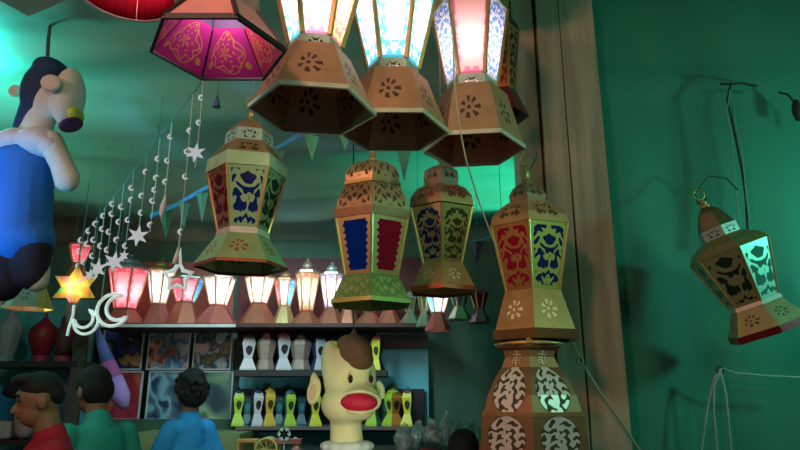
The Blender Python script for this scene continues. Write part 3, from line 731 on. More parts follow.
lw = lit_mat('s_white', (0.95, 0.93, 0.9), (0.9, 0.55, 0.5), 1.5, 1.0, 0.2); lp = lit_mat('s_pink', (0.95, 0.45, 0.5), (0.85, 0.2, 0.3), 1.5, 1.0, 0.3)
lc = lit_mat('s_cyan', (0.85, 0.95, 0.98), (0.2, 0.65, 0.85), 1.5, 1.0, 0.3); lb = lit_mat('s_blue', (0.10, 0.38, 0.85), (0.3, 0.7, 0.95), 1.5, 1.0, 0.3)
lr = lit_mat('s_red', (0.85, 0.12, 0.2), (0.9, 0.4, 0.3), 1.5, 1.0, 0.3); lo = lit_mat('s_orange', (0.95, 0.70, 0.5), (0.9, 0.35, 0.2), 1.5, 1.0, 0.3); ll = lit_mat('s_lilac', (0.92, 0.85, 0.97), (0.6, 0.5, 0.85), 1.5, 1.0, 0.3)
lt = lit_mat('s_teal', (0.08, 0.30, 0.30), (0.1, 0.5, 0.5), 1.5, 1.0, 0.3); lg = lit_mat('s_green', (0.10, 0.30, 0.18), (0.3, 0.75, 0.5), 1.5, 1.0, 0.3); lm = lit_mat('s_maroon', (0.30, 0.03, 0.08), (0.5, 0.1, 0.2), 1.5, 1.0, 0.3)
sb = tin('skirt_copper', (0.42, 0.15, 0.09), 0.4, 0.45); sr = tin('skirt_rose', (0.55, 0.16, 0.13), 0.35, 0.45); sg = tin('skirt_gold', (0.62, 0.45, 0.2), 0.45); sgr = tin('skirt_green', (0.22, 0.32, 0.2), 0.4)
small_lantern('wide pink glowing lantern with silvery dome, behind the big crescent ornament', 124, 254, 20, 21, [lp], sr, 309, 3.0, (0.45, 0.55, 0.6), col=(1, 0.55, 0.55))
small_lantern('glowing lantern with cyan-white panes and gold dome, next to the wide pink one', 157, 258, 14, 14, [lc, lw, lw], sr, 304, 2.4, GOLD)
small_lantern('glowing lantern with pink and bright blue panes, behind the open star ornament', 184, 270, 13, 15, [lb, lp, lb, lr, lp, lb], sb, 302, 1.0, (0.3, 0.4, 0.35), rot=R(30))
small_lantern('glowing lantern showing two white panes above a pink skirt, under the green-skirted lantern', 217, 268, 18, 14, [lw], sr, 305, 2.6, SILVER, rot=R(30))
small_lantern('glowing lantern showing three white panes over a wide brown skirt', 258, 268, 18, 15, [lw], sb, 303, 2.6, COPPER)
small_lantern('small glowing lantern with red, white and blue panes and round gold base', 284, 270, 10, 11, [lb, lr, lw, lr, lw, lb], sg, 306, 1.2, COPPER)
small_lantern('tall glowing lantern with orange-white panes and ornate copper dome', 306, 258, 15, 12, [lo], sb, 311, 2.2, (0.55, 0.38, 0.3))
small_lantern('glowing lantern with lilac-white panes and silvery dome', 331, 262, 14, 12, [ll], sb, 308, 2.6, (0.6, 0.65, 0.62), col=(0.95, 0.85, 1.0))
small_lantern('dim lantern with blue and pink panes, next to the silver-domed glowing one', 348, 267, 9, 9, [lb, lp, lb], sb, 304, 0.25, COPPER)
small_lantern('dim teal-paned lantern with copper skirt, below the two-domed lantern', 369, 285, 13, 10, [lt], sb, 312, 0.12, COPPER)
small_lantern('short glowing lantern with pink panes, below the two-domed lantern rim', 389, 288, 12, 11, [lp], sb, 309, 1.6, COPPER, col=(1, 0.7, 0.7))
small_lantern('unlit green glass lantern at the end of the long shelf', 411, 290, 11, 9, [lg], sgr, 312, 0.1, (0.3, 0.45, 0.35), lit=False, name='small_lantern')
small_lantern('narrow unlit green lantern hanging past the shelf end', 424, 289, 6, 6, [lg], sgr, 302, 0.1, (0.3, 0.45, 0.35), Y=4.7, bottom=327, hang=True, lit=False, name='small_lantern')
small_lantern('glowing lantern with blue, white and pink panes hanging below the slim gold lantern', 438, 287, 11, 12, [lp, lb, lc, lb, lc, lp], sr, 310, 1.5, (0.4, 0.4, 0.42), Y=4.6, bottom=331, hang=True, col=(0.85, 0.9, 1.0))
small_lantern('dim teal-paned lantern hanging behind the slim gold lantern skirt', 460, 286, 10, 10, [lt], sgr, 305, 0.1, (0.2, 0.3, 0.28), Y=4.5, bottom=320, hang=True, lit=False, name='small_lantern')
small_lantern('dim maroon-paned lantern hanging last of the row before the pillar', 480, 287, 9, 9, [lm], tin('skirt_mauve', (0.3, 0.16, 0.18)), 310, 0.1, (0.25, 0.1, 0.12), Y=4.4, bottom=323, hang=True, lit=False, name='small_lantern')
small_lantern('red-topped dim lantern hanging just behind the patchwork star lantern', 76, 238, 12, 12, [lr], sr, 270, 0.3, (0.4, 0.1, 0.08), Y=4.7, bottom=282, hang=True, name='small_lantern')

# patchwork star lantern
Ys = 4.2; c0 = at(75, 287, Ys); s = S(75, 287, Ys)
st = thing('star_lantern', 'glowing yellow, orange and green patchwork star lantern', 'lantern', c0)
Rr, rr_ = 25*s, 14*s; thk = 0.055
cols = [lit_mat('p_yel', (0.95, 0.75, 0.15), (0.9, 0.9, 0.3), 1, 1, .4), lit_mat('p_pink', (0.9, 0.4, 0.35), (0.9, 0.6, 0.5), 1, 1, .4), lit_mat('p_orn', (0.95, 0.5, 0.12), (0.9, 0.7, 0.3), 1, 1, .4), lit_mat('p_grn', (0.25, 0.75, 0.2), (0.7, 0.9, 0.3), 1, 1, .4)]
outl = []
for i in range(12):
    a = R(30)*i + R(0); r_ = Rr if i % 2 == 1 else rr_
    outl.append(Vector((r_*math.cos(a), 0, r_*math.sin(a)*0.9)))
order = [0, 1, 2, 0, 1, 0, 3, 2, 1, 2, 0, 2]
for sgn in (-1, 1):
    for i in range(12):
        bm = bmesh.new(); uv = bm.loops.layers.uv.new('UVMap'); a, b_ = outl[i], outl[(i+1) % 12]
        apex = Vector((0, sgn*thk, 0)); dv = Vector((0, sgn*0.004, 0))
        fs = [bm.faces.new([bm.verts.new(v) for v in (a, b_, apex)])]
        for f in fs:
            for lp_ in f.loops: lp_[uv].uv = (lp_.vert.co.x/(2*Rr)+0.5, lp_.vert.co.z/(2*Rr)+0.5)
        link_mesh('patch', bm, cols[order[i]], st)
link_mesh('tail', bm_lathe([(-40*s, 0.012), (-34*s, 0.03), (-24*s, 0.04), (-16*s, 0.03)], 10), lit_mat('p_pink', (), ()), st, True)
link_mesh('cord', bm_tube([(0, 0, rr_*0.85), (0, 0, ceil_z(Ys)-c0.z)], 0.002, 5), WIRE, st)
bulb_light(st, 0.0, 0.7, (1, 0.85, 0.6), 0.015)

# ------------------------------------------------------------------ shelf lanterns (white, tan, yellow)
def waisted(label, px, top, zb, Y, w, front, side, turn, group, knob=None, name='waisted_lantern'):
    base = Vector((at(px, 370, Y).x, Y, zb)); h = at(px, top, Y).z - zb; s = S(px, 370, Y); r = w*s*1.25
    root = thing(name, label, 'lantern', base, group)
    prof = [(0, r), (0.05*h, r), (0.32*h, r*0.5), (0.72*h, r*0.82), (0.86*h, r*0.62)]
    for f in range(4):
        a0, a1 = R(45)+PI/2*f, R(45)+PI/2*(f+1)
        link_mesh('side_panel', bm_panel(prof, a0, a1, 0.004, 0.0), front if f in (2, 0) else side, root)
    link_mesh('cap', bm_lathe([(0.85*h, r*0.6), (0.9*h, r*0.5), (0.95*h, r*0.2), (h, 0.003)], 10), knob or side, root, True)
    link_mesh('base_plate', bm_box((-r*.7, -r*.7, 0.001), (r*.7, r*.7, 0.008)), side, root)
    root.rotation_euler.z = turn
    return root
def wrapped(label, px, top, zb, Y, w, mat, capm, group):
    base = Vector((at(px, 370, Y).x, Y, zb)); h = at(px, top, Y).z - zb; s = S(px, 370, Y); r = w*s
    root = thing('tan_lantern', label, 'lantern', base, group)
    link_mesh('base', bm_tier([(0, r*0.9), (0.04*h, r*0.95), (0.28*h, r*0.72)], 6, 0, 0.006), mat, root)
    for f in range(6): link_mesh('side_panel', bm_panel([(0.28*h, r*0.7), (0.68*h, r*1.0)], R(60)*f, R(60)*(f+1), 0.004, 0.03), mat, root)
    link_mesh('shoulder', bm_tier([(0.68*h, r), (0.78*h, r*0.9), (0.86*h, r*0.45)], 6, 0, 0.005), mat, root)
    link_mesh('dome', bm_lathe([(0.85*h, r*0.45), (0.92*h, r*0.4), (0.97*h, r*0.15), (h, 0.003)], 10), capm, root, True)
    return root
wf = oval_mat('white', (0.62, 0.60, 0.62), (0.03, 0.02, 0.03)); nv_ = plain('navy_side', (0.03, 0.045, 0.14), 0.5); gy = plain('grey_side', (0.10, 0.085, 0.09), 0.5)
yf = oval_mat('yellow', (0.78, 0.78, 0.06), (0.04, 0.05, 0.02)); ylf = oval_mat('lime', (0.45, 0.68, 0.06), (0.03, 0.06, 0.03)); amf = oval_mat('amber', (0.72, 0.48, 0.06), (0.06, 0.04, 0.02)); orf = oval_mat('orange', (0.62, 0.28, 0.06), (0.05, 0.03, 0.02))
tn = plain('tan_plastic', (0.36, 0.27, 0.21), 0.5, 0, 0.3, 20); pkn = plain('knob_pink', (0.62, 0.15, 0.2), 0.5)
G1 = 'lanterns on the upper wall shelf'; G2 = 'lanterns on the lower wall shelf'
YS = 5.08
waisted('white waisted lantern with dark oval, next to the poster end of the upper wall shelf', 247, 333, z_s1, YS, 9, wf, gy, R(18), G1)
wrapped('tan lantern with a pinkish cap, between two white ones on the upper wall shelf', 265, 332, z_s1, YS, 10, tn, pkn, G1)
waisted('white waisted lantern with pink knob and navy side on the upper wall shelf', 282, 331, z_s1, YS, 9, wf, nv_, R(22), G1, pkn)
wrapped('tan lantern with plain brown cap in the middle of the upper wall shelf', 300, 333, z_s1, YS, 11, tn, tn, G1)
waisted('slim white waisted lantern beside the puppet head brow on the upper wall shelf', 318, 334, z_s1, YS, 8, wf, nv_, R(30), G1)
waisted('yellow waisted lantern partly behind the puppet hair on the upper wall shelf', 333, 336, z_s1, YS, 7, yf, nv_, R(20), G1)
waisted('yellow waisted lantern with pink knob at the free end of the upper wall shelf', 377, 334, z_s1, YS, 7, yf, gy, R(-20), G1, pkn)
tealp = plain('teal_side', (0.04, 0.2, 0.24), 0.5)
waisted('lime yellow waisted lantern at the poster end of the lower wall shelf', 240, 387, z_s2, YS, 7, ylf, nv_, R(24), G2)
waisted('white waisted lantern standing alone of its colour on the lower wall shelf', 259, 387, z_s2, YS, 7, wf, nv_, R(28), G2)
waisted('amber waisted lantern next to the white one on the lower wall shelf', 271, 386, z_s2, YS, 7, amf, nv_, R(24), G2, plain('knob_yellow', (0.7, 0.5, 0.06)))
waisted('lime green waisted lantern between the amber one and the puppet ear', 291, 388, z_s2, YS, 7, ylf, tealp, R(26), G2)
waisted('bright yellow waisted lantern directly under the puppet ear', 316, 389, z_s2, YS, 7, yf, nv_, R(20), G2)
waisted('lime waisted lantern just behind the puppet cheek by its mouth', 374, 388, z_s2, YS, 7, ylf, tealp, R(-22), G2)
waisted('orange and green waisted lantern on the lower wall shelf past the puppet', 393, 387, z_s2, YS, 9, orf, ylf, R(38), G2)
waisted('yellow waisted lantern at the free end of the lower wall shelf', 408, 387, z_s2, YS, 7, yf, gy, R(-18), G2)
for px, lab in ((250, 'small dark teal lantern between the lime and white ones on the lower wall shelf'), (281, 'small dark teal lantern between the amber and lime green ones'), (303, 'small dark teal lantern just before the yellow one under the puppet ear'), (384, 'small dark teal lantern in front of the orange and green one')):
    waisted(lab, px, 391, z_s2, YS+0.12, 6, oval_mat('teal', (0.03, 0.16, 0.18), (0.05, 0.35, 0.38)), nv_, R(10), G2)

# ------------------------------------------------------------------ side shelving with dark lanterns
slab_px('backing_board', -30, 300, 97, 470, 5.25, 0.04, plain('board_teal', (0.08, 0.42, 0.48), 0.6), 'teal backing board behind the red urn lantern shelf', 'board')
su = thing('side_shelf', 'dark wooden shelf holding the red urn lantern', 'shelf', at(32, 445, 4.9))
slab_px('shelf_board', -30, 361, 78, 367, 4.7, 0.5, DARKWOOD, parent=su); slab_px('shelf_board', -30, 440, 78, 446, 4.7, 0.5, DARKWOOD, parent=su)
slab_px('end_post', 74, 320, 77, 446, 4.7, 0.03, plain('side_brown', (0.10, 0.08, 0.06)), parent=su)
z_l1 = at(40, 361, 4.7).z; z_l2 = at(40, 440, 4.7).z
def urn(label, px, top, zb, w, prof, mat, base_mat, n=14, name='urn_lantern', Y=4.9, group='dark lanterns on the side shelf'):
    base = Vector((at(px, 360, Y).x, Y, zb)); h = at(px, top, Y).z - zb; s = S(px, 350, Y); r = w*s
    root = thing(name, label, 'lantern', base, group)
    link_mesh('body', bm_lathe([(z*h, rr*r) for z, rr in prof], n), mat, root, n > 8)
    link_mesh('foot', bm_lathe([(0, r*0.62), (0.1*h, r*0.6), (0.16*h, r*0.5)], n), base_mat, root)
    link_mesh('finial', bm_lathe([(h*0.96, 0.008), (h*1.0, 0.012), (h*1.03, 0.003)], 8), base_mat, root, True)
    return root
uprof = [(0.12, 0.5), (0.2, 0.62), (0.42, 0.92), (0.56, 1.0), (0.68, 0.92), (0.78, 0.6), (0.86, 0.28), (0.93, 0.12), (1.0, 0.05)]
redd = plain('urn_red', (0.26, 0.012, 0.03), 0.45, 0, 0.4, 12); redf = plain('urn_foot', (0.30, 0.03, 0.06), 0.5)
urn('dark red urn-shaped lantern with a pointed top on the side shelf', 40, 314, z_l1, 14, uprof, redd, redf)
urn('pale grey bell-shaped lantern at the far end of the side shelf', 5, 306, z_l1, 13, [(0.12, 0.6), (0.3, 0.8), (0.5, 0.95), (0.6, 1.0), (0.7, 0.75), (0.8, 0.4), (0.9, 0.2), (1, 0.06)], plain('urn_grey', (0.28, 0.30, 0.36), 0.5), plain('urn_grey_foot', (0.20, 0.3, 0.36)), 8)
urn('dark maroon lantern with green neck and round pink foot, below the star lantern', 63, 312, z_l1, 13, [(0.14, 0.7), (0.26, 0.6), (0.5, 0.85), (0.62, 0.8), (0.7, 0.5), (0.86, 0.5), (0.92, 0.3), (1, 0.06)], plain('urn_maroon', (0.11, 0.03, 0.035), 0.5), plain('urn_pinkfoot', (0.5, 0.06, 0.12), 0.5), 12)
urn('small dim brown and green lantern at the end of the side shelf', 79, 334, z_l1, 9, uprof, plain('urn_brown', (0.16, 0.08, 0.05), 0.5), plain('urn_green', (0.04, 0.12, 0.08)), 8)
for px, w, c, lab in ((38, 9, (0.16, 0.18, 0.2), 'small grey lantern behind the boy on the lower side shelf'), (57, 7, (0.22, 0.2, 0.24), 'small mauve lantern beside the blue one on the lower side shelf'), (70, 8, (0.03, 0.12, 0.2), 'small dark blue lantern behind the man in teal on the lower side shelf')):
    urn(lab, px, 372, z_l2, w, uprof, plain('u%d' % px, c, 0.5), plain('u%d' % px, c), 8)
bx = at(4, 440, 4.86)
t = thing('blue_box', 'bright blue box on the lower side shelf in front of the boy', 'box', (at(4, 440, 4.86).x, 4.86, z_l2)); s = S(4, 440, 4.86)
link_mesh('box_body', bm_box((-12*s, -0.09, 0.13), (11*s, 0.09, 0.37), bevel=0.006), plain('box_blue', (0.02, 0.20, 0.42), 0.4), t)
link_mesh('white_base', bm_box((-13*s, -0.1, 0), (12*s, 0.1, 0.13), bevel=0.02), plain('bag_white', (0.5, 0.48, 0.5), 0.6), t)
t = thing('white_bag', 'crumpled white plastic bag beside the blue box', 'bag', (at(23, 440, 4.8).x, 4.8, z_l2))
remeshed('bag_body', [('e', (0, 0, 0.09), (0.07, 0.06, 0.09)), ('e', (0.02, -0.01, 0.18), (0.04, 0.04, 0.07)), ('e', (-0.04, 0, 0.15), (0.05, 0.04, 0.08))], plain('bag_white', ()), t, 0.01, 3)
t = thing('peaked_cap', 'dark peaked cap hanging over the boy beside the blue box', 'cap', at(17, 388, 4.6))
remeshed('crown', [('e', (0, 0, 0), (0.085, 0.09, 0.075)), ('e', (0.0, 0, -0.03), (0.088, 0.09, 0.04))], plain('cap_black', (0.008, 0.01, 0.016), 0.8), t, 0.009)
link_mesh('brim', bm_box((-0.01, -0.08, -0.06), (0.13, 0.08, -0.048), bevel=0.005), plain('cap_black', ()), t)
link_mesh('cord', bm_tube([(0, 0, 0.07), (0, 0, ceil_z(4.6)-t.location.z)], 0.0015, 5), WIRE, t)

# lantern whose yellow-lit skirt faces are painted amber, and a second cut off beside it
YB = tin('brown_dull', (0.16, 0.11, 0.08), 0.3)
t = lantern('brown-skirted lantern with an amber-lit side, hanging beside the blue trousers', 28, 309, 3.4, [
    dict(part='skirt', prof=[(309, 20), (282, 10)], mats={f: (pierced_mat('amber_lit_flower', (0.85, 0.40, 0.08), 0.8, 'flower', 0.5, 0.1, ground=(0.9, 0.6, 0.2)) if f in (0, 5) else pierced_mat('brown_flower', (0.22, 0.14, 0.1), 0.8, 'flower', 0.5, 0.2, ground=(0.05, 0.04, 0.03))) for f in range(6)}, split=True, inset=0.0, mat=YB),
    dict(part='waist', prof=[(282, 10), (276, 9)], mat=GT),
    dict(part='glass_pane', prof=[(276, 8), (255, 13)], mat=pane_mat('amber', (0.6, 0.35, 0.08), GC), split=True, posts=GT),
    dict(part='shoulder', prof=[(255, 13), (250, 8), (246, 3)], mat=YB)], rot=R(-12), tip=240, bulb=(296, 1.2, (1.0, 0.7, 0.3)))
lantern('dull grey-brown lantern skirt hanging at the far side of the amber-lit one', -8, 306, 3.6, [
    dict(part='skirt', prof=[(306, 16), (284, 8)], mat=pierced_mat('brown_flower', ()), th=0.004),
    dict(part='body', prof=[(284, 8), (262, 12)], mat=YB), dict(part='shoulder', prof=[(262, 12), (255, 5)], mat=YB)], tip=248)

# ------------------------------------------------------------------ string light curtain
cab0, cab1 = at(203, 80, 2.25), at(74, 246, 4.7)
root = thing('string_light_curtain', 'curtain of string lights with little moons and stars slanting across the tarpaulin', 'string lights', cab0)
CLR = plain('ornament_white', (0.85, 0.85, 0.86), 0.25, 0, 0.05)
def glow_plastic(key, col, e):
    m, nt, out = new_mat(key); b = bsdf(nt, col, 0.25); b.inputs['Emission Color'].default_value = (*col, 1); b.inputs['Emission Strength'].default_value = e
    L(nt, b.outputs[0], out.inputs[0]); return m
LEDT = glow_plastic('led_tube', (0.9, 0.88, 0.88), 0.32)
GLO = emit_mat('led_white', (0.9, 0.93, 0.95), 0.45); CW = plain('cable_clear', (0.14, 0.24, 0.20), 0.5)
def cable(t_):
    p = cab0.lerp(cab1, t_); p.z -= 0.015*math.sin(PI*t_); return p
link_mesh('main_cable', bm_tube([cable(i/24)-cab0 for i in range(25)], 0.003, 6), plain('cable_blue', (0.10, 0.28, 0.42), 0.5), root)
link_mesh('hanging_tie', bm_tube([(0, 0, 0), (0.01, 0, (ceil_z(2.25)-cab0.z)/2), (0, 0, ceil_z(2.25)-cab0.z+0.02)], 0.002, 5), CW, root)
link_mesh('hanging_tie', bm_tube([cab1-cab0, cab1-cab0+Vector((0, 0, ceil_z(4.7)-cab1.z+0.02))], 0.002, 5), CW, root)
def bm_moon(R_, th, depth):
    bm = bmesh.new(); out = []
    n = 14
    for i in range(n+1):
        a = R(50)+R(260)*i/n; out.append(Vector((R_*math.cos(a), 0, R_*math.sin(a))))
    inn = []
    cx = R_*0.42; ri = math.hypot(out[0].x-cx, out[0].z)
    a_s = math.atan2(out[0].z, out[0].x-cx)
    for i in range(1, n):
        a = a_s + (2*PI-2*a_s)*i/n; inn.append(Vector((cx+ri*math.cos(a), 0, ri*math.sin(a))))
    pts = out + inn[::-1]
    return flat_shape(pts, depth, Vector((0, 0, 0)))
def bm_star(R_, r_, n, depth, rot=PI/2):
    bm = bmesh.new(); o = []
    for i in range(2*n):
        a = rot+PI*i/n; q = R_ if i % 2 == 0 else r_
        o.append(bm.verts.new((q*math.cos(a), 0, q*math.sin(a))))
    f = bm.verts.new((0, -depth, 0)); b_ = bm.verts.new((0, depth, 0))
    for i in range(2*n):
        bm.faces.new((o[i], o[(i+1) % (2*n)], f)); bm.faces.new((o[(i+1) % (2*n)], o[i], b_))
    bmesh.ops.recalc_face_normals(bm, faces=bm.faces[:]); return bm
# strands: (x at cable, lowest row, ornaments [(row, kind)])
strands = [(206, 168, [(98, 'm'), (123, 'm'), (153, 'S')]), (193, 262, [(131, 'm'), (152, 'm'), (177, 'm'), (232, 'm'), (256, 'spike')]), (172, 222, [(137, 'm'), (161, 'm'), (182, 'm'), (207, 'drop')]),
           (160, 232, [(159, 'm'), (178, 'm'), (190, 'm'), (201, 'm'), (225, 'm')]), (147, 246, [(172, 'm'), (196, 'm'), (213, 'm'), (236, 'S')]), (134, 262, [(188, 'm'), (200, 'm'), (220, 'm'), (246, 'm'), (256, 's')]),
           (124, 272, [(207, 'm'), (222, 'm'), (240, 'm'), (262, 'S')]), (114, 300, [(204, 'm'), (214, 'm'), (232, 'm'), (250, 'm')]), (105, 278, [(216, 'm'), (229, 'm'), (246, 'm'), (269, 'S')]),
           (97, 284, [(224, 'm'), (240, 'm'), (256, 'm'), (275, 's')]), (89, 280, [(231, 'm'), (244, 'm'), (262, 'm')]), (82, 310, [(238, 'm'), (251, 'm'), (266, 'm')])]
def cable_at_px(px):
    lo_, hi_ = 0.0, 1.0
    for _ in range(40):
        m_ = (lo_+hi_)/2; p = cable(m_); q = 400+F*p.x/(p.y*cP+(p.z-EYE)*sP)
        if q > px: lo_ = m_
        else: hi_ = m_
    return cable(lo_)
def z_at_row(x, y, py):
    up = (225.0-py)/F; t_ = y/(cP-up*sP); return EYE+t_*(sP+up*cP)
for px, low, orn in strands:
    p = cable_at_px(px); zl = z_at_row(p.x, p.y, low); s = p.y/F*1.05
    w_ = link_mesh('strand', bm_tube([(0, 0, 0), (0.003, 0, (zl-p.z)*0.5), (0, 0, zl-p.z)], 0.0022, 5), plain('strand_light', (0.55, 0.62, 0.62), 0.4), root); w_.location = p-cab0
    for row, kd in orn:
        z = z_at_row(p.x, p.y, row)-p.z
        if z > -0.02: z = -0.03
        if kd == 'm': q = link_mesh('moon_light', bm_moon(3.0*s, 0, 0.006), GLO, w_)
        elif kd == 'S': q = link_mesh('star_light', bm_star(11*s, 4.6*s, 6, 0.012), GLO, w_)
        elif kd == 's': q = link_mesh('star_light', bm_star(6*s, 2.8*s, 6, 0.010), GLO, w_)
        elif kd == 'drop': q = link_mesh('drop_light', bm_lathe([(-11*s, 0.002), (-8*s, 2.2*s), (0, 3.2*s), (6*s, 2*s), (12*s, 0.002)], 10), CLR, w_, True)
        else: q = link_mesh('spike_light', bm_lathe([(-8*s, 3.2*s), (0, 2.2*s), (9*s, 0.002)], 10), CLR, w_, True)
        q.location = (rnd.uniform(-0.004, 0.004), -0.004, z); q.rotation_euler = (0, rnd.uniform(-0.5, 0.5) if kd == 'm' else 0.1, rnd.uniform(-0.3, 0.3))
def outline_tube(name, pts, r, mat, root_): return link_mesh(name, bm_tube(pts+[pts[0], pts[1]], r, 8), mat, root_, True)
# big outlined star and two crescents hang on their own
Yo = 3.4; c0 = at(178, 277, Yo); s = S(178, 277, Yo)
t = thing('star_ornament', 'open white outlined star ornament with a long spike hanging among the glowing lanterns', 'ornament', c0)
pts = []
for i in range(10):
    a = PI/2+PI*i/5; q = (15 if i % 2 == 0 else 8)*s
    pts.append((q*math.cos(a), 0, q*math.sin(a)))
outline_tube('star_outline', pts, 2.3*s, LEDT, t); link_mesh('spike', bm_lathe([(12*s, 3*s), (20*s, 2*s), (30*s, 0.002)], 10), LEDT, t, True)
link_mesh('cord', bm_tube([(0, 0, 29*s), (0, 0, ceil_z(Yo)-c0.z+0.02)], 0.0016, 5), CW, t)
def crescent(label, px, py, r_px, Y, open_dir, tube):
    c0 = at(px, py, Y); s = S(px, py, Y); t = thing('crescent_ornament', label, 'ornament', c0, 'clear crescent ornaments')
    pts = []; n = 22
    for i in range(n+1):
        a = open_dir+R(42)+R(276)*i/n; pts.append(Vector((r_px*s*math.cos(a), 0, r_px*s*math.sin(a))))
    cx = Vector((math.cos(open_dir), 0, math.sin(open_dir)))*r_px*s*0.34; inner = []
    for i in range(1, n):
        a = open_dir+R(58)+R(244)*i/n; inner.append(cx+Vector((r_px*s*0.74*math.cos(a), 0, r_px*s*0.74*math.sin(a))))
    outline_tube('crescent_outline', pts+inner[::-1], tube*s, LEDT, t)
    link_mesh('cord', bm_tube([(0, 0, r_px*s*0.98), (0, 0, ceil_z(Y)-c0.z+0.02)], 0.0014, 5), CW, t); return t
crescent('larger clear crescent ornament hanging before the wide pink lantern', 113, 310, 16, 3.6, R(20), 1.8)
crescent('smaller clear crescent ornament hanging under the patchwork star lantern', 86, 322, 12, 3.7, R(125), 1.5)
t = thing('moon_rod_ornament', 'short clear curved rod ornament hanging beside the smaller crescent', 'ornament', at(74, 305, 3.7))
link_mesh('rod', bm_tube([(0, 0, 0), (0.002, 0, -0.06), (-0.012, 0, -0.13), (-0.016, 0, -0.18)], 0.008, 8), LEDT, t, True)
link_mesh('cord', bm_tube([(0, 0, 0), (0, 0, ceil_z(3.7)-t.location.z)], 0.0014, 5), CW, t)

# ------------------------------------------------------------------ bunting
def bunting(label, pts, pens, ribbon_mat, wid):
    """pts: [(px, py, Y)], pens: [(px, py_top, length_px, half_px, mat, Y)]"""
    P = [at(*p) for p in pts]; root = thing('bunting', label, 'bunting', P[0])
    bm = bmesh.new(); prev = None
    for p in P:
        q = p-P[0]; cur = [bm.verts.new(q+Vector((0, dy, dz))) for dy, dz in ((-0.002, -wid), (-0.002, wid), (0.002, wid), (0.002, -wid))]
        if prev:
            for k in range(4): bm.faces.new((prev[k], prev[(k+1) % 4], cur[(k+1) % 4], cur[k]))
        prev = cur
    bmesh.ops.recalc_face_normals(bm, faces=bm.faces[:])
    link_mesh('ribbon', bm, ribbon_mat, root)
    for px, py, ln, hw, mt, Y in pens:
        a, b_, c_ = at(px-hw, py, Y), at(px+hw, py, Y), at(px, py+ln, Y)
        mid = (a+b_)/2+Vector((0, -0.012, -0.02))
        link_mesh('pennant', flat_shape([a, mid+Vector((0, 0, 0.02)), b_, c_], 0.003, P[0]), mt, root)
    for i in (0, len(P)-1):
        q = P[i]-P[0]; link_mesh('tie', bm_tube([q, q+Vector((0, 0, ceil_z(P[i].y)-P[i].z+0.02))], 0.0015, 5), CW, root)
    return root
PGRN = plain('pennant_green', (0.10, 0.42, 0.27), 0.6, 0, 0.3, 30); PBLU = plain('pennant_blue', (0.12, 0.25, 0.55), 0.6); PPUR = plain('pennant_mauve', (0.35, 0.26, 0.40), 0.6)
RIB = plain('ribbon_blue', (0.07, 0.24, 0.55), 0.5)
bunting('blue ribbon bunting with green pennants passing behind the blue-paned gold lantern', [(150, 216, 3.1), (176, 205, 3.0), (202, 190, 2.9), (240, 170, 2.75), (270, 152, 2.65), (298, 136, 2.55), (350, 128, 2.5), (402, 148, 2.5), (440, 140, 2.5)],
        [(166, 211, 28, 7, PGRN, 3.05), (184, 203, 26, 6, PGRN, 2.97), (202, 193, 30, 6, PGRN, 2.9), (277, 150, 22, 8, PGRN, 2.62), (312, 134, 27, 8, PGRN, 2.54), (404, 150, 32, 7, PGRN, 2.5), (345, 129, 22, 7, PGRN, 2.5)], RIB, 0.012)
bunting('dim bunting with mauve pennants hanging between the slim gold lantern and the pillar', [(418, 250, 3.6), (445, 246, 3.5), (476, 241, 3.35), (502, 234, 3.2)],
        [(437, 248, 22, 7, PPUR, 3.53), (476, 242, 26, 8, PPUR, 3.35), (497, 236, 18, 5, PBLU, 3.23)], plain('ribbon_dim', (0.10, 0.22, 0.28), 0.6), 0.005)
t = thing('tassel_ornament', 'small blue tassel hanging below the magenta shade lantern', 'tassel', at(217, 100, 1.9))
link_mesh('tassel', bm_lathe([(-0.025, 0.014), (-0.01, 0.010), (0.012, 0.004), (0.02, 0.002)], 10), PBLU, t, True)
link_mesh('cord', bm_tube([(0, 0, 0.02), (0.002, 0, ceil_z(1.9)-t.location.z+0.02)], 0.0012, 5), CW, t)

# ------------------------------------------------------------------ loose cords, twine and wires
def cordthing(name, label, pts, r, mat, cat='cord', strands=None):
    P = [at(*p) for p in pts]; o = link_mesh(name, bm_tube([p-P[0] for p in P], r, 6), mat); o.location = P[0]; tag(o, label, cat); return o
cordthing('dangling_cord', 'thin cream cord dangling across the lantern with the pink front pane', [(449, -20, 1.5), (453, 30, 1.5), (454, 80, 1.5), (458, 120, 1.52), (466, 160, 1.56), (480, 205, 1.65), (497, 250, 1.75)], 0.0022, CORD)
cordthing('dangling_cord', 'pale cord dangling beside the two-domed lantern handle', [(372, 90, 2.0), (374, 115, 2.05), (380, 140, 2.1), (386, 170, 2.15), (392, 200, 2.2)], 0.002, CORD)
TW = plain('twine_grey', (0.36, 0.38, 0.30), 0.7)
t = thing('twine', 'stiff grey twine with a knot slanting down across the pillar', 'twine', at(565, 327, 2.4))
link_mesh('strand', bm_tube([at(*p)-t.location for p in ((565, 327, 2.4), (573, 344, 2.4), (581, 361, 2.4), (600, 392, 2.42), (622, 424, 2.45), (645, 458, 2.5))], 0.005, 6), TW, t)
link_mesh('knot', bm_torus(0.011, 0.005, 12, 6, Matrix.Translation(at(580, 361, 2.39)-t.location)), TW, t, True)
t = thing('twisted_wire', 'dark twisted wire with two pale strands hanging on the canvas wall above the tilted lantern', 'wire', at(730, 86, 2.70))
for pts, r_, m_ in (([(720, 84, 2.7), (731, 84, 2.69), (741, 83, 2.69), (757, 86, 2.7)], 0.006, WIRE), ([(731, 84, 2.69), (727, 100, 2.68), (731, 116, 2.68), (736, 140, 2.68), (742, 170, 2.68), (746, 200, 2.67), (748, 238, 2.66)], 0.005, WIRE)):
    link_mesh('dark_wire', bm_tube([at(*p)-t.location for p in pts], r_, 6), m_, t)
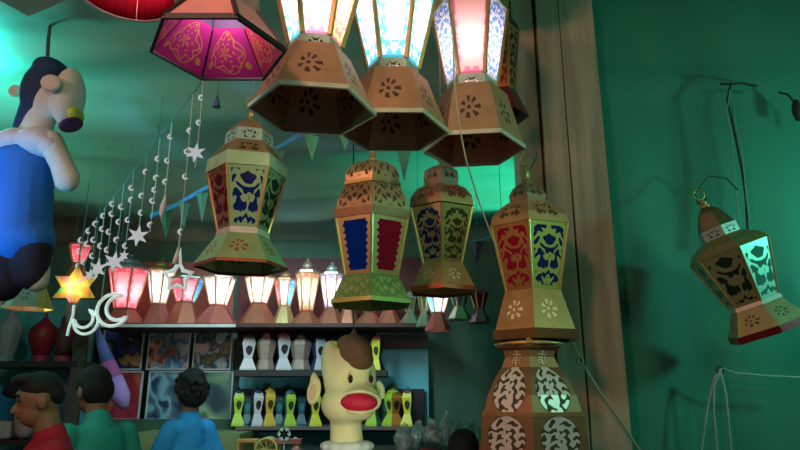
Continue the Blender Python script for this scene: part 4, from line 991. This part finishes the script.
for pts in ([(730, 90, 2.68), (727, 112, 2.67), (732, 140, 2.67), (734, 168, 2.67), (737, 205, 2.67), (742, 240, 2.66)], [(732, 92, 2.68), (735, 120, 2.67), (742, 152, 2.67), (746, 195, 2.66), (751, 236, 2.66)]):
    link_mesh('pale_strand', bm_tube([at(*p)-t.location for p in pts], 0.0025, 5), plain('strand_pale', (0.22, 0.4, 0.34), 0.5), t)
t = thing('dark_wire_loop', 'thin dark wire looping from the tilted lantern cap up the canvas wall', 'wire', at(707, 196, 2.6))
link_mesh('loop', bm_tube([at(*p)-t.location for p in ((707, 198, 2.55), (698, 204, 2.6), (695, 194, 2.66), (708, 176, 2.67), (726, 178, 2.67), (738, 190, 2.66))], 0.003, 6), WIRE, t)
PLG = plain('cable_pale', (0.32, 0.48, 0.40), 0.5)
t = thing('pale_cable', 'pale thin cables hooked on the canvas wall and hanging below the tilted lantern', 'cable', at(720, 370, 2.68))
for pts in ([(812, 378, 2.66), (770, 376, 2.67), (735, 373, 2.68), (722, 368, 2.68), (714, 378, 2.68), (707, 410, 2.68), (700, 460, 2.68)], [(722, 368, 2.68), (714, 385, 2.675), (714, 415, 2.67), (718, 460, 2.67)], [(720, 369, 2.68), (726, 395, 2.67), (732, 460, 2.67)]):
    link_mesh('cable', bm_tube([at(*p)-t.location for p in pts], 0.0042, 6), PLG, t)
link_mesh('hook', bm_torus(0.014, 0.004, 12, 6, Matrix.Translation((0.0, 0.0, 0.0))), plain('hook_dark', (0.03, 0.05, 0.045)), t, True)
t = thing('hook_fitting', 'small dark fitting on the canvas wall high above the tilted lantern', 'fitting', at(797, 110, 2.68))
link_mesh('bracket', bm_lathe([(-0.05, 0.012), (-0.02, 0.02), (0.02, 0.02), (0.05, 0.01)], 10), WIRE, t, True)
link_mesh('arm', bm_tube([(0, 0, 0.03), (-0.03, 0.0, 0.08), (-0.06, 0.02, 0.10)], 0.005, 6), WIRE, t)

# ------------------------------------------------------------------ plush puppets
CREAM = plain('plush_cream', (0.82, 0.75, 0.42), 0.8, 0, 0.08, 8); CREAMB = plain('plush_pale', (0.66, 0.74, 0.64), 0.8, 0, 0.08, 8)
def puppet_big():
    Y = 3.0; o = at(350, 452, Y); root = thing('puppet', 'big cream plush puppet with brown hair and red mouth before the shelves', 'puppet', Vector((o.x, Y, 0)))
    def P(px, py, dy=0.0): return at(px, py, Y+dy)-root.location
    s = S(350, 390, Y)
    head = [('e', P(350, 378, 0.03), (27*s, 25*s, 34*s)), ('e', P(331, 366, 0.02), (10*s, 16*s, 26*s), E(0, -6, 0)), ('e', P(346, 404, -0.01), (25*s, 26*s, 20*s)), ('e', P(359, 398, -0.05), (21*s, 18*s, 14*s)),
            ('e', P(354, 412, -0.04), (20*s, 17*s, 9*s)), ('c', P(346, 420, 0.03), P(347, 462, 0.03), 16*s, 17*s), ('c', P(347, 470, 0.03), P(347, 560, 0.05), 0.13, 0.19), ('c', P(347, 560, 0.05)+Vector((0, 0, -0.1)), Vector((-0.02, 0.05, 0.55)), 0.19, 0.17),
            ('c', Vector((-0.09, 0.04, 0.6)), Vector((-0.1, 0.02, 0.08)), 0.09, 0.07), ('c', Vector((0.07, 0.04, 0.6)), Vector((0.08, 0.02, 0.08)), 0.09, 0.07), ('e', Vector((-0.1, -0.03, 0.05)), (0.07, 0.13, 0.05)), ('e', Vector((0.08, -0.03, 0.05)), (0.07, 0.13, 0.05)),
            ('c', P(330, 490, 0.04), P(318, 560, 0.0)+Vector((-0.06, 0, -0.1)), 0.055, 0.05), ('c', P(366, 490, 0.04), P(378, 560, 0.0)+Vector((0.06, 0, -0.1)), 0.055, 0.05)]
    remeshed('body', head, CREAM, root, 0.011, 6)
    remeshed('ear', [('e', P(314, 391, 0.02), (7*s, 5*s, 14*s), E(0, 10, 0)), ('e', P(314, 380, 0.02), (4*s, 4*s, 8*s))], CREAM, root, 0.007, 3)
    remeshed('ear_lining', [('e', P(313.5, 392, 0.02)+Vector((0, -5*s, 0)), (4*s, 1.2*s, 8*s), E(0, 10, 0))], plain('ear_pink', (0.72, 0.45, 0.30), 0.8), root, 0.004, 2)
    remeshed('ear', [('e', P(380, 390, 0.05), (5*s, 4*s, 10*s), E(0, -12, 0))], CREAM, root, 0.007, 3)
    remeshed('hair', [('e', P(356, 352, 0.0), (17*s, 24*s, 17*s), E(0, 18, 0)), ('e', P(360, 360, -0.02), (14*s, 20*s, 12*s)), ('e', P(351, 344, 0.03), (15*s, 20*s, 10*s))], plain('hair_brown', (0.16, 0.07, 0.035), 0.85, 0, 0.3, 30, bump=0.4), root, 0.009, 3)
    for px in (350.5, 371):
        remeshed('eye', [('e', P(px, 379, -0.118 if px < 360 else -0.095), (2.4*s, 2.4*s, 4*s))], plain('felt_black', (0.01, 0.01, 0.01), 0.6), root, 0.003, 1)
    mt = [('e', P(359, 402.5, -0.125), (18*s, 9*s, 8.5*s), E(0, 2, 0))]
    remeshed('mouth', mt, plain('felt_red', (0.62, 0.012, 0.05), 0.6), root, 0.005, 3)
    lip = []
    for i in range(14):
        a0, a1 = 2*PI*i/14, 2*PI*(i+1)/14
        q = [P(359, 402, -0.145+0.02*abs(math.cos(a)))+Vector((19.5*s*math.cos(a), 0.05*math.cos(a)**2, 10*s*math.sin(a))) for a in (a0, a1)]
        lip.append(('c', q[0], q[1], 2.0*s, 2.0*s))
    remeshed('lips', lip, CREAM, root, 0.006, 2)
    col = []
    for i in range(12):
        a = 2*PI*i/12; col.append(('e', P(347, 446, 0.03)+Vector((19*s*math.cos(a), 17*s*math.sin(a), 0)), (8*s, 8*s, 5*s)))
    remeshed('ruffle_collar', col, plain('collar_white', (0.72, 0.74, 0.74), 0.8), root, 0.008, 2)
    remeshed('shirt', [('c', P(347, 474, 0.03), P(347, 562, 0.05), 0.145, 0.205), ('c', P(332, 490, 0.04), P(324, 530, 0.02), 0.075, 0.075), ('c', P(364, 490, 0.04), P(372, 530, 0.02), 0.075, 0.075)], plain('collar_white', ()), root, 0.012, 3)
    top = P(354, 333, 0.03)
    link_mesh('cord', bm_tube([top+Vector((0, 0, -0.03)), P(353, 296, 0.03), Vector((top.x-0.03, top.y+0.05, ceil_z(Y)+0.02))], 0.004, 6), WIRE, root)
    link_mesh('cord_knot', bm_lathe([(-0.012, 0.002), (0, 0.01), (0.012, 0.002)], 8), CORD, root, True).location = P(353.3, 303, 0.02)
    link_mesh('tuft', bm_lathe([(-0.03, 0.04), (0, 0.025), (0.03, 0.006)], 10), plain('hair_brown', ()), root, True).location = top+Vector((0, 0, -0.015))
puppet_big()
def puppet_blue():
    Y = 2.5; o = at(25, 300, Y); root = thing('puppet', 'plush puppet in a blue suit and navy hood hanging by a strap', 'puppet', o); s = S(30, 180, Y)
    def P(px, py, dy=0.0): return at(px, py, Y+dy)-root.location
    NAVY = plain('felt_navy', (0.02, 0.05, 0.14), 0.8); BLU = plain('suit_blue', (0.02, 0.20, 0.70), 0.7, 0, 0.12, 5)
    remeshed('body', [('e', P(50, 98, 0.02), (20*s, 24*s, 27*s)), ('e', P(69, 98, 0.0), (14*s, 21*s, 33*s), E(0, 2, 0)), ('c', P(40, 112, 0.02), P(32, 148, 0.02), 15*s, 18*s), ('c', P(28, 155, 0.03), P(22, 235, 0.03), 24*s, 26*s), ('c', P(14, 235, 0.03), P(14, 280, 0.03), 14*s, 12*s), ('c', P(36, 235, 0.03), P(36, 280, 0.03), 14*s, 12*s)], CREAMB, root, 0.009, 5)
    remeshed('arm', [('c', P(51, 142, -0.04), P(62, 165, -0.06), 12*s, 11*s), ('c', P(62, 165, -0.06), P(67, 178, -0.06), 11*s, 12*s), ('e', P(67, 180, -0.06), (12*s, 11*s, 12*s))], CREAMB, root, 0.009, 4)
    remeshed('arm', [('c', P(5, 142, 0.05), P(-8, 180, 0.05), 12*s, 11*s), ('e', P(-9, 186, 0.05), (12*s, 11*s, 12*s))], CREAMB, root, 0.009, 4)
    remeshed('hood', [('e', P(45, 92, 0.02), (21*s, 28*s, 31*s), E(0, 10, 0)), ('e', P(52, 73, 0.02), (17*s, 25*s, 14*s)), ('c', P(36, 110, 0.02), P(29, 128, 0.02), 16*s, 15*s)], NAVY, root, 0.009, 4)
    remeshed('ear', [('e', P(51, 83, -0.115), (11*s, 5*s, 9*s), E(0, 20, 0))], plain('plush_ear', (0.62, 0.66, 0.62), 0.8), root, 0.006, 3)
    remeshed('ear', [('e', P(15, 91, 0.10), (8*s, 5*s, 7*s), E(0, 20, 0)), ('c', P(18, 91, 0.09), P(34, 92, 0.05), 3*s, 5*s)], CREAMB, root, 0.006, 3)
    remeshed('beak', [('e', P(76, 115, -0.035), (6.5*s, 13*s, 7*s), E(0, 12, 0))], plain('felt_yellow', (0.72, 0.78, 0.10), 0.7), root, 0.006, 3)
    remeshed('mouth', [('e', P(71, 125, -0.03), (12*s, 14*s, 3*s), E(0, -30, 0))], plain('felt_maroon', (0.14, 0.03, 0.10), 0.7), root, 0.006, 3)
    remeshed('puffed_sleeve', [('e', P(40, 143, -0.03), (22*s, 20*s, 15*s), E(0, 14, 0)), ('e', P(20, 143, 0.0), (20*s, 22*s, 14*s)), ('e', P(8, 150, 0.03), (16*s, 22*s, 13*s)), ('e', P(52, 148, -0.045), (12*s, 14*s, 11*s))], plain('sleeve_white', (0.66, 0.70, 0.72), 0.8, 0, 0.1, 12, bump=0.3), root, 0.009, 3)
    remeshed('blue_suit', [('c', P(25, 166, 0.02), P(18, 235, 0.02), 27*s, 30*s), ('e', P(22, 160, 0.01), (28*s, 24*s, 14*s)), ('e', P(19, 238, 0.02), (34*s, 28*s, 22*s))], BLU, root, 0.011, 4)
    remeshed('trousers', [('c', P(4, 250, 0.02), P(4, 285, 0.02), 19*s, 16*s), ('c', P(32, 250, 0.02), P(32, 276, 0.02), 19*s, 14*s)], plain('trousers_dark', (0.012, 0.014, 0.03), 0.8), root, 0.010, 3)
    tp = P(47, 62, 0.02)
    link_mesh('strap', bm_tube([tp, P(48.5, 38, 0.02), P(51, 18, 0.02), Vector((P(51, 18, 0.02).x+0.01, tp.y, ceil_z(Y)-o.z+0.02))], 0.008, 6, taper=[0.009, 0.008, 0.006, 0.006]), plain('strap_dark', (0.05, 0.06, 0.06), 0.6), root)
puppet_blue()

# ------------------------------------------------------------------ people
def person(label, x, y, H, facing, skin, shirt, hair, style='short', trousers=(0.03, 0.035, 0.05), lean=0.0, sleeve='short', print_=None, bow=0.0, sw=1.0):
    root = thing('person', label, 'person', (x, y, 0)); k = H/1.72
    SK = plain('skin_%d' % int(skin[0]*1000), skin, 0.55, 0, 0.06, 20); SH = shirt
    def v(a, b_, c): return Vector((a*k*(sw if c > 1.2 and abs(a) > 0.1 else 1.0), (b_ - lean*max(0, c-0.95))*k, c*k))
    hb = Matrix.Translation(v(0, 0.0, 1.50)) @ Matrix.Rotation(bow, 4, 'X') @ Matrix.Translation(-v(0, 0.0, 1.50))
    def h(a, b_, c): return hb @ v(a, b_, c)
    # local facing is -Y
    B = [('e', h(0, 0.012, 1.625), (0.074*k, 0.092*k, 0.092*k)), ('e', h(0, -0.022, 1.565), (0.056*k, 0.062*k, 0.068*k)), ('e', h(0, -0.058, 1.528), (0.026*k, 0.02*k, 0.018*k)),
         ('c', h(0, -0.078, 1.612), h(0, -0.098, 1.582), 0.008*k, 0.014*k), ('e', h(0, -0.062, 1.642), (0.05*k, 0.02*k, 0.012*k)), ('e', h(0, -0.074, 1.552), (0.024*k, 0.012*k, 0.009*k)),
         ('e', h(0.076, 0.012, 1.60), (0.012*k, 0.022*k, 0.034*k)), ('e', h(-0.076, 0.012, 1.60), (0.012*k, 0.022*k, 0.034*k)),
         ('c', v(0, 0.03, 1.42), h(0, 0.02, 1.55), 0.058*k, 0.052*k), ('e', v(0, 0.02, 1.30), (0.165*k*sw, 0.105*k, 0.16*k)), ('e', v(0, 0.03, 1.39), (0.17*k*sw, 0.08*k, 0.06*k)), ('c', v(0, 0.01, 1.22), v(0, 0.01, 0.98), 0.13*k, 0.135*k), ('e', v(0, 0.02, 0.95), (0.165*k, 0.115*k, 0.11*k))]
    cloth = [('e', v(0, 0.02, 1.30), (0.182*k*sw, 0.122*k, 0.165*k)), ('e', v(0, 0.03, 1.385), (0.186*k*sw, 0.095*k, 0.066*k)), ('c', v(0, 0.01, 1.22), v(0, 0.01, 0.94), 0.148*k, 0.158*k), ('c', v(0, 0.035, 1.40), v(0, 0.03, 1.455), 0.085*k, 0.068*k)]
    pants = [('e', v(0, 0.02, 0.93), (0.175*k, 0.125*k, 0.1*k))]; shoes = []
    for sx in (-1, 1):
        sh_, el, wr = v(sx*0.185, 0.03, 1.385), v(sx*0.235, 0.05, 1.10), v(sx*0.225, -0.05, 0.87)
        B += [('c', sh_, el, 0.048*k, 0.038*k), ('c', el, wr, 0.037*k, 0.026*k), ('e', wr+Vector((0, -0.012, -0.05))*k, (0.022*k, 0.036*k, 0.048*k))]
        for i, (dy, ln) in enumerate(((-0.040, 0.062), (-0.020, 0.076), (0.0, 0.072), (0.019, 0.056))):
            f0 = wr+Vector((0, dy, -0.085))*k; f1 = f0+Vector((-sx*0.006, -0.004, -ln*0.55))*k; f2 = f1+Vector((-sx*0.018, -0.004, -ln*0.45))*k
            B += [('c', f0, f1, 0.0095*k, 0.0085*k), ('c', f1, f2, 0.0085*k, 0.007*k)]
        t0 = wr+Vector((-sx*0.004, -0.03, -0.03))*k; t1 = t0+Vector((-sx*0.012, -0.032, -0.03))*k; t2 = t1+Vector((-sx*0.008, -0.006, -0.03))*k
        B += [('c', t0, t1, 0.012*k, 0.0105*k), ('c', t1, t2, 0.0105*k, 0.008*k)]
        hp, kn, an = v(sx*0.09, 0.02, 0.92), v(sx*0.10, 0.0, 0.50), v(sx*0.105, 0.04, 0.09)
        B += [('c', hp, kn, 0.085*k, 0.055*k), ('c', kn, an, 0.054*k, 0.036*k), ('c', an, v(sx*0.11, -0.09, 0.035), 0.036*k, 0.03*k)]
        pants += [('c', hp, kn, 0.10*k, 0.07*k), ('c', kn, v(sx*0.105, 0.04, 0.12), 0.07*k, 0.055*k)]
        shoes.append([('c', v(sx*0.105, 0.05, 0.05), v(sx*0.115, -0.12, 0.04), 0.05*k, 0.04*k)])
        end = el if sleeve == 'short' else wr
        cloth += [('c', sh_, sh_.lerp(el, 0.75 if sleeve == 'short' else 1.0), 0.066*k, 0.058*k)]
        if sleeve != 'short': cloth += [('c', el, el.lerp(wr, 0.92), 0.055*k, 0.044*k)]
    remeshed('body', B, SK, root, 0.0068, 3)
    remeshed('shirt', cloth, SH, root, 0.010, 4)
    remeshed('trousers', pants, plain('jeans', trousers, 0.8), root, 0.011, 4)
    for sblob in shoes: remeshed('shoe', sblob, plain('shoe_dark', (0.02, 0.02, 0.02), 0.6), root, 0.009, 3)
    HM = plain('hair_black', (0.006, 0.006, 0.008), 0.75, 0, 0.4, 40, bump=0.5)
    if style == 'short':
        hr = [('e', h(0, 0.022, 1.652), (0.0765*k, 0.092*k, 0.079*k)), ('e', h(0, 0.056, 1.622), (0.072*k, 0.056*k, 0.06*k)), ('e', h(0, -0.015, 1.698), (0.058*k, 0.075*k, 0.034*k))]
    elif style == 'curly':
        hr = [('e', h(0, 0.02, 1.645), (0.096*k, 0.108*k, 0.105*k)), ('e', h(0, 0.06, 1.59), (0.086*k, 0.066*k, 0.075*k))]
        for i in range(70):
            a, b_ = rnd.uniform(0, 2*PI), rnd.uniform(-0.5, 1.5)
            d = Vector((math.cos(a)*math.cos(b_), math.sin(a)*math.cos(b_), math.sin(b_)))
            if d.y < -0.25 and d.z < 0.5: continue
            hr.append(('e', h(0, 0.025, 1.64)+Vector((d.x*0.094, d.y*0.104, d.z*0.1))*k, (0.019*k,)*3))
    else:
        hr = [('e', h(0, 0.02, 1.652), (0.086*k, 0.10*k, 0.095*k)), ('e', h(0, 0.055, 1.60), (0.082*k, 0.066*k, 0.085*k))]
    remeshed('hair', hr, HM, root, 0.006, 2)
    for sx in (-1, 1):
        remeshed('eye', [('e', h(sx*0.031, -0.073, 1.622), (0.012*k, 0.009*k, 0.008*k))], plain('eye_dark', (0.05, 0.04, 0.04), 0.3), root, 0.0028, 1)
        link_mesh('eyebrow', bm_tube([h(sx*0.014, -0.087, 1.646), h(sx*0.032, -0.084, 1.650), h(sx*0.050, -0.068, 1.644)], 0.0042*k, 6), HM, root, True)
    link_mesh('mouth', bm_tube([h(-0.024, -0.080, 1.554), h(0, -0.0885, 1.552), h(0.024, -0.080, 1.554)], 0.0045*k, 6, taper=[0.002*k, 0.005*k, 0.002*k]), plain('lips', (0.22, 0.07, 0.06), 0.5), root, True)
    if print_:
        c_ = v(0.06, 0.03, 1.30)
        link_mesh('shirt_print', bm_lathe([(-0.006, 0.045*k), (0.006, 0.045*k)], 14), print_, root).matrix_local = Matrix.Translation(v(0.07, -0.098, 1.31)) @ Matrix.Rotation(R(90), 4, 'X') @ Matrix.Rotation(R(-12), 4, 'Y')
    root.rotation_euler.z = facing
    return root
pb = at(56, 410, 2.85)
person('boy in a dark red t-shirt with short dark hair, looking down sideways', pb.x, 2.85, at(45, 378, 2.85).z+0.02, R(-58), (0.26, 0.14, 0.09), plain('tee_red', (0.36, 0.012, 0.035), 0.8, 0, 0.15, 6), None, 'short', lean=0.08, bow=R(12), print_=plain('print_dark', (0.12, 0.02, 0.03)), sw=1.05)
pt = at(103, 400, 3.4)
person('man in a teal shirt with dark hair standing behind the boy in red', pt.x, 3.4, at(92, 372, 3.4).z+0.02, R(-125), (0.24, 0.14, 0.09), plain('shirt_teal', (0.03, 0.34, 0.32), 0.8, 0, 0.15, 6), None, 'full', lean=0.12, sleeve='long', bow=R(16), sw=0.85)
pm = at(189, 400, 4.0)
person('man in a bright blue shirt with curly black hair, seen from behind', pm.x, 4.0, at(188, 377, 4.0).z+0.02, R(-140), (0.22, 0.12, 0.08), plain('shirt_blue', (0.02, 0.30, 0.72), 0.8, 0, 0.15, 6), None, 'curly', sleeve='long', sw=0.56)
ph = at(463, 450, 3.0)
person('dark-haired child of whom only the top of the head shows', ph.x, 3.0, at(463, 433, 3.0).z, R(-180), (0.24, 0.14, 0.09), plain('shirt_grey', (0.12, 0.12, 0.13), 0.8), None, 'full')

# ------------------------------------------------------------------ counter with wrapped goods
Yc = 3.55; zc = at(430, 452, Yc).z
ct = thing('display_counter', 'dark display counter under the plastic wrapped goods', 'counter', (at(445, 450, Yc).x, Yc+0.2, 0))
link_mesh('worktop', bm_box((-0.45, -0.25, zc-0.04), (0.37, 0.25, zc)), plain('counter_dark', (0.06, 0.06, 0.06), 0.5), ct)
link_mesh('cabinet_body', bm_box((-0.43, -0.23, 0), (0.35, 0.23, zc-0.04)), plain('counter_body', (0.05, 0.06, 0.05), 0.6), ct)
PL = clear_mat('plastic_clear', (0.75, 0.8, 0.78))
items = [(403, 424, 10, 3.62, 'grey-wrapped bundle', 'closest to the puppet'), (418, 421, 10, 3.66, 'cyan-tinted bundle', 'beside the grey one'), (433, 420, 10, 3.62, 'brownish bundle', 'in the middle of the counter'), (446, 412, 9, 3.72, 'tall green bundle with a peaked top', 'rising above its neighbours'),
         (458, 420, 10, 3.66, 'pale grey bundle', 'just behind the dark-haired child'), (471, 419, 10, 3.64, 'green-glinting bundle', 'beyond the dark-haired child'), (485, 420, 9, 3.66, 'olive bundle', 'nearest the medallion lantern')]
icol = [(0.3, 0.3, 0.32), (0.1, 0.4, 0.42), (0.3, 0.2, 0.14), (0.2, 0.4, 0.32), (0.35, 0.36, 0.36), (0.08, 0.4, 0.25), (0.24, 0.24, 0.14)]
for (px, top, w_, Y, what, where), c_ in zip(items, icol):
    b = at(px, 452, Y); b.z = zc; h_ = at(px, top, Y).z - zc; s = S(px, 440, Y); r = w_*s
    t = thing('wrapped_lantern', 'clear plastic-wrapped '+what+' '+where, 'wrapped lantern', b, 'plastic wrapped lanterns on the counter')
    link_mesh('lantern_body', bm_tier([(0, r*0.7), (0.25*h_, r*0.4), (0.7*h_, r*0.7), (0.85*h_, r*0.25)], 6, 0, 0.005), plain('wr_%d' % px, c_, 0.4), t)
    w = remeshed('wrapper', [('e', (0, 0, 0.4*h_+0.01), (r*0.95, r*0.9, 0.42*h_)), ('c', (0, 0, 0.6*h_), (rnd.uniform(-.01, .01), 0, h_*0.98), r*0.55, 0.01), ('e', (rnd.uniform(-.02, .02), 0, h_*0.96), (0.018, 0.014, 0.02))], PL, t, 0.009, 2)
    me = w.data
    for vv in me.vertices: vv.co += vv.normal*0.010*noise.noise(vv.co*30+Vector((px, 0, 0)))
tb = thing('teal_box', 'teal box lying on the pink one beside the medallion lantern', 'box', at(487, 441, 3.3))
link_mesh('carton', bm_box((-0.05, -0.04, 0), (0.07, 0.04, at(487, 431, 3.3).z-tb.location.z), bevel=0.003), plain('carton_teal', (0.04, 0.42, 0.34), 0.5), tb)
pbx = thing('pink_box', 'tall dusty pink box supporting the teal box beside the medallion lantern', 'box', (tb.location.x, 3.3, 0))
link_mesh('carton', bm_box((-0.06, -0.045, 0), (0.08, 0.045, tb.location.z), bevel=0.003), plain('carton_pink', (0.45, 0.22, 0.18), 0.5), pbx)
rb = thing('red_bag', 'dark red cloth bag on the counter front below the wrapped goods', 'bag', (at(430, 452, 3.45).x, 3.42, zc))
remeshed('bag_body', [('e', (0, 0, 0.012), (0.07, 0.045, 0.022)), ('e', (-0.03, 0, 0.02), (0.035, 0.035, 0.022))], plain('bag_red', (0.22, 0.03, 0.035), 0.8), rb, 0.006, 2)

# toy cart and stool below the lower shelf
Yt = 4.3; zt_ = at(265, 462, Yt).z
tbz = thing('low_table', 'dark table under the toy cart in front of the lantern shelves', 'table', (at(285, 460, Yt).x, Yt, 0))
link_mesh('table_top', bm_box((-0.42, -0.2, zt_-0.03), (0.40, 0.2, zt_)), plain('table_dark', (0.05, 0.045, 0.05), 0.6), tbz)
for sx in (-1, 1):
    for sy in (-1, 1): link_mesh('leg', bm_box((sx*0.36-0.02, sy*0.16-0.02, 0), (sx*0.36+0.02, sy*0.16+0.02, zt_-0.03)), plain('table_dark', ()), tbz)
s = S(267, 440, Yt); YG = plain('cart_yellow', (0.42, 0.40, 0.10), 0.5)
cart = thing('toy_cart', 'yellow-green wooden toy cart with a spoked wheel below the lower lantern shelf', 'toy cart', (at(267, 462, Yt).x, Yt, zt_))
for dy in (-0.05, 0.05):
    wz = 12*s
    wh = link_mesh('wheel', bm_torus(10.5*s, 1.2*s, 20, 6, Matrix.Translation((0, dy, wz))), YG, cart, True)
    for q in range(4):
        a = PI*q/4; e_ = Vector((math.cos(a), 0, math.sin(a)))*10*s
        link_mesh('spoke', bm_tube([Vector((0, dy, wz))-e_, Vector((0, dy, wz))+e_], 0.5*s, 5), YG, wh)
link_mesh('axle', bm_tube([(0, -0.06, 12*s), (0, 0.06, 12*s)], 1.2*s, 8), YG, cart)
link_mesh('cart_bed', bm_box((-0.02, -0.035, 17*s), (0.22, 0.035, 22*s), bevel=0.003), plain('cart_red', (0.30, 0.10, 0.08), 0.6), cart)
link_mesh('leg', bm_box((0.19, -0.03, 0), (0.205, 0.03, 17*s)), YG, cart)
fw = thing('pinwheel', 'pale green flower pinwheel standing by the toy cart', 'pinwheel', (at(283, 462, Yt-0.1).x, Yt-0.1, zt_)); fz = at(283, 434, Yt-0.1).z-zt_
link_mesh('stick', bm_tube([(0, 0.012, 0), (0, 0.012, fz)], 0.004, 6), WHITE, fw)
for q in range(6):
    a = PI*q/3; link_mesh('petal', bm_lathe([(-0.003, 0.02), (0.003, 0.02)], 10), plain('petal_green', (0.38, 0.62, 0.5), 0.5), fw).matrix_local = Matrix.Translation((0.022*math.cos(a), 0.0, fz+0.022*math.sin(a))) @ Matrix.Rotation(R(90), 4, 'X')
stl = thing('wooden_stool', 'small yellow-brown wooden toy stool on the low table beside the toy cart', 'stool', (at(246, 462, Yt).x, Yt, zt_)); sz = at(246, 439, Yt).z-zt_
SW = plain('stool_wood', (0.42, 0.26, 0.08), 0.6)
link_mesh('seat', bm_box((-0.055, -0.05, sz-0.02), (0.075, 0.05, sz), bevel=0.003), SW, stl); link_mesh('stretcher', bm_box((-0.05, -0.045, sz*0.35), (0.07, -0.035, sz*0.35+0.012)), SW, stl)
for sx in (-0.045, 0.065):
    for sy in (-0.04, 0.04): link_mesh('leg', bm_box((sx-0.008, sy-0.008, 0), (sx+0.008, sy+0.008, sz-0.02)), SW, stl)
pk = thing('pink_toy', 'small pink toy figure block standing beside the pinwheel', 'toy', (at(296, 462, Yt).x, Yt, zt_)); pz_ = at(296, 437, Yt).z-zt_
remeshed('toy_body', [('e', (0, 0, pz_*0.4), (0.04, 0.035, pz_*0.4)), ('e', (-0.01, 0, pz_*0.85), (0.022, 0.022, 0.026))], plain('toy_pink', (0.40, 0.20, 0.2), 0.6), pk, 0.007, 2)
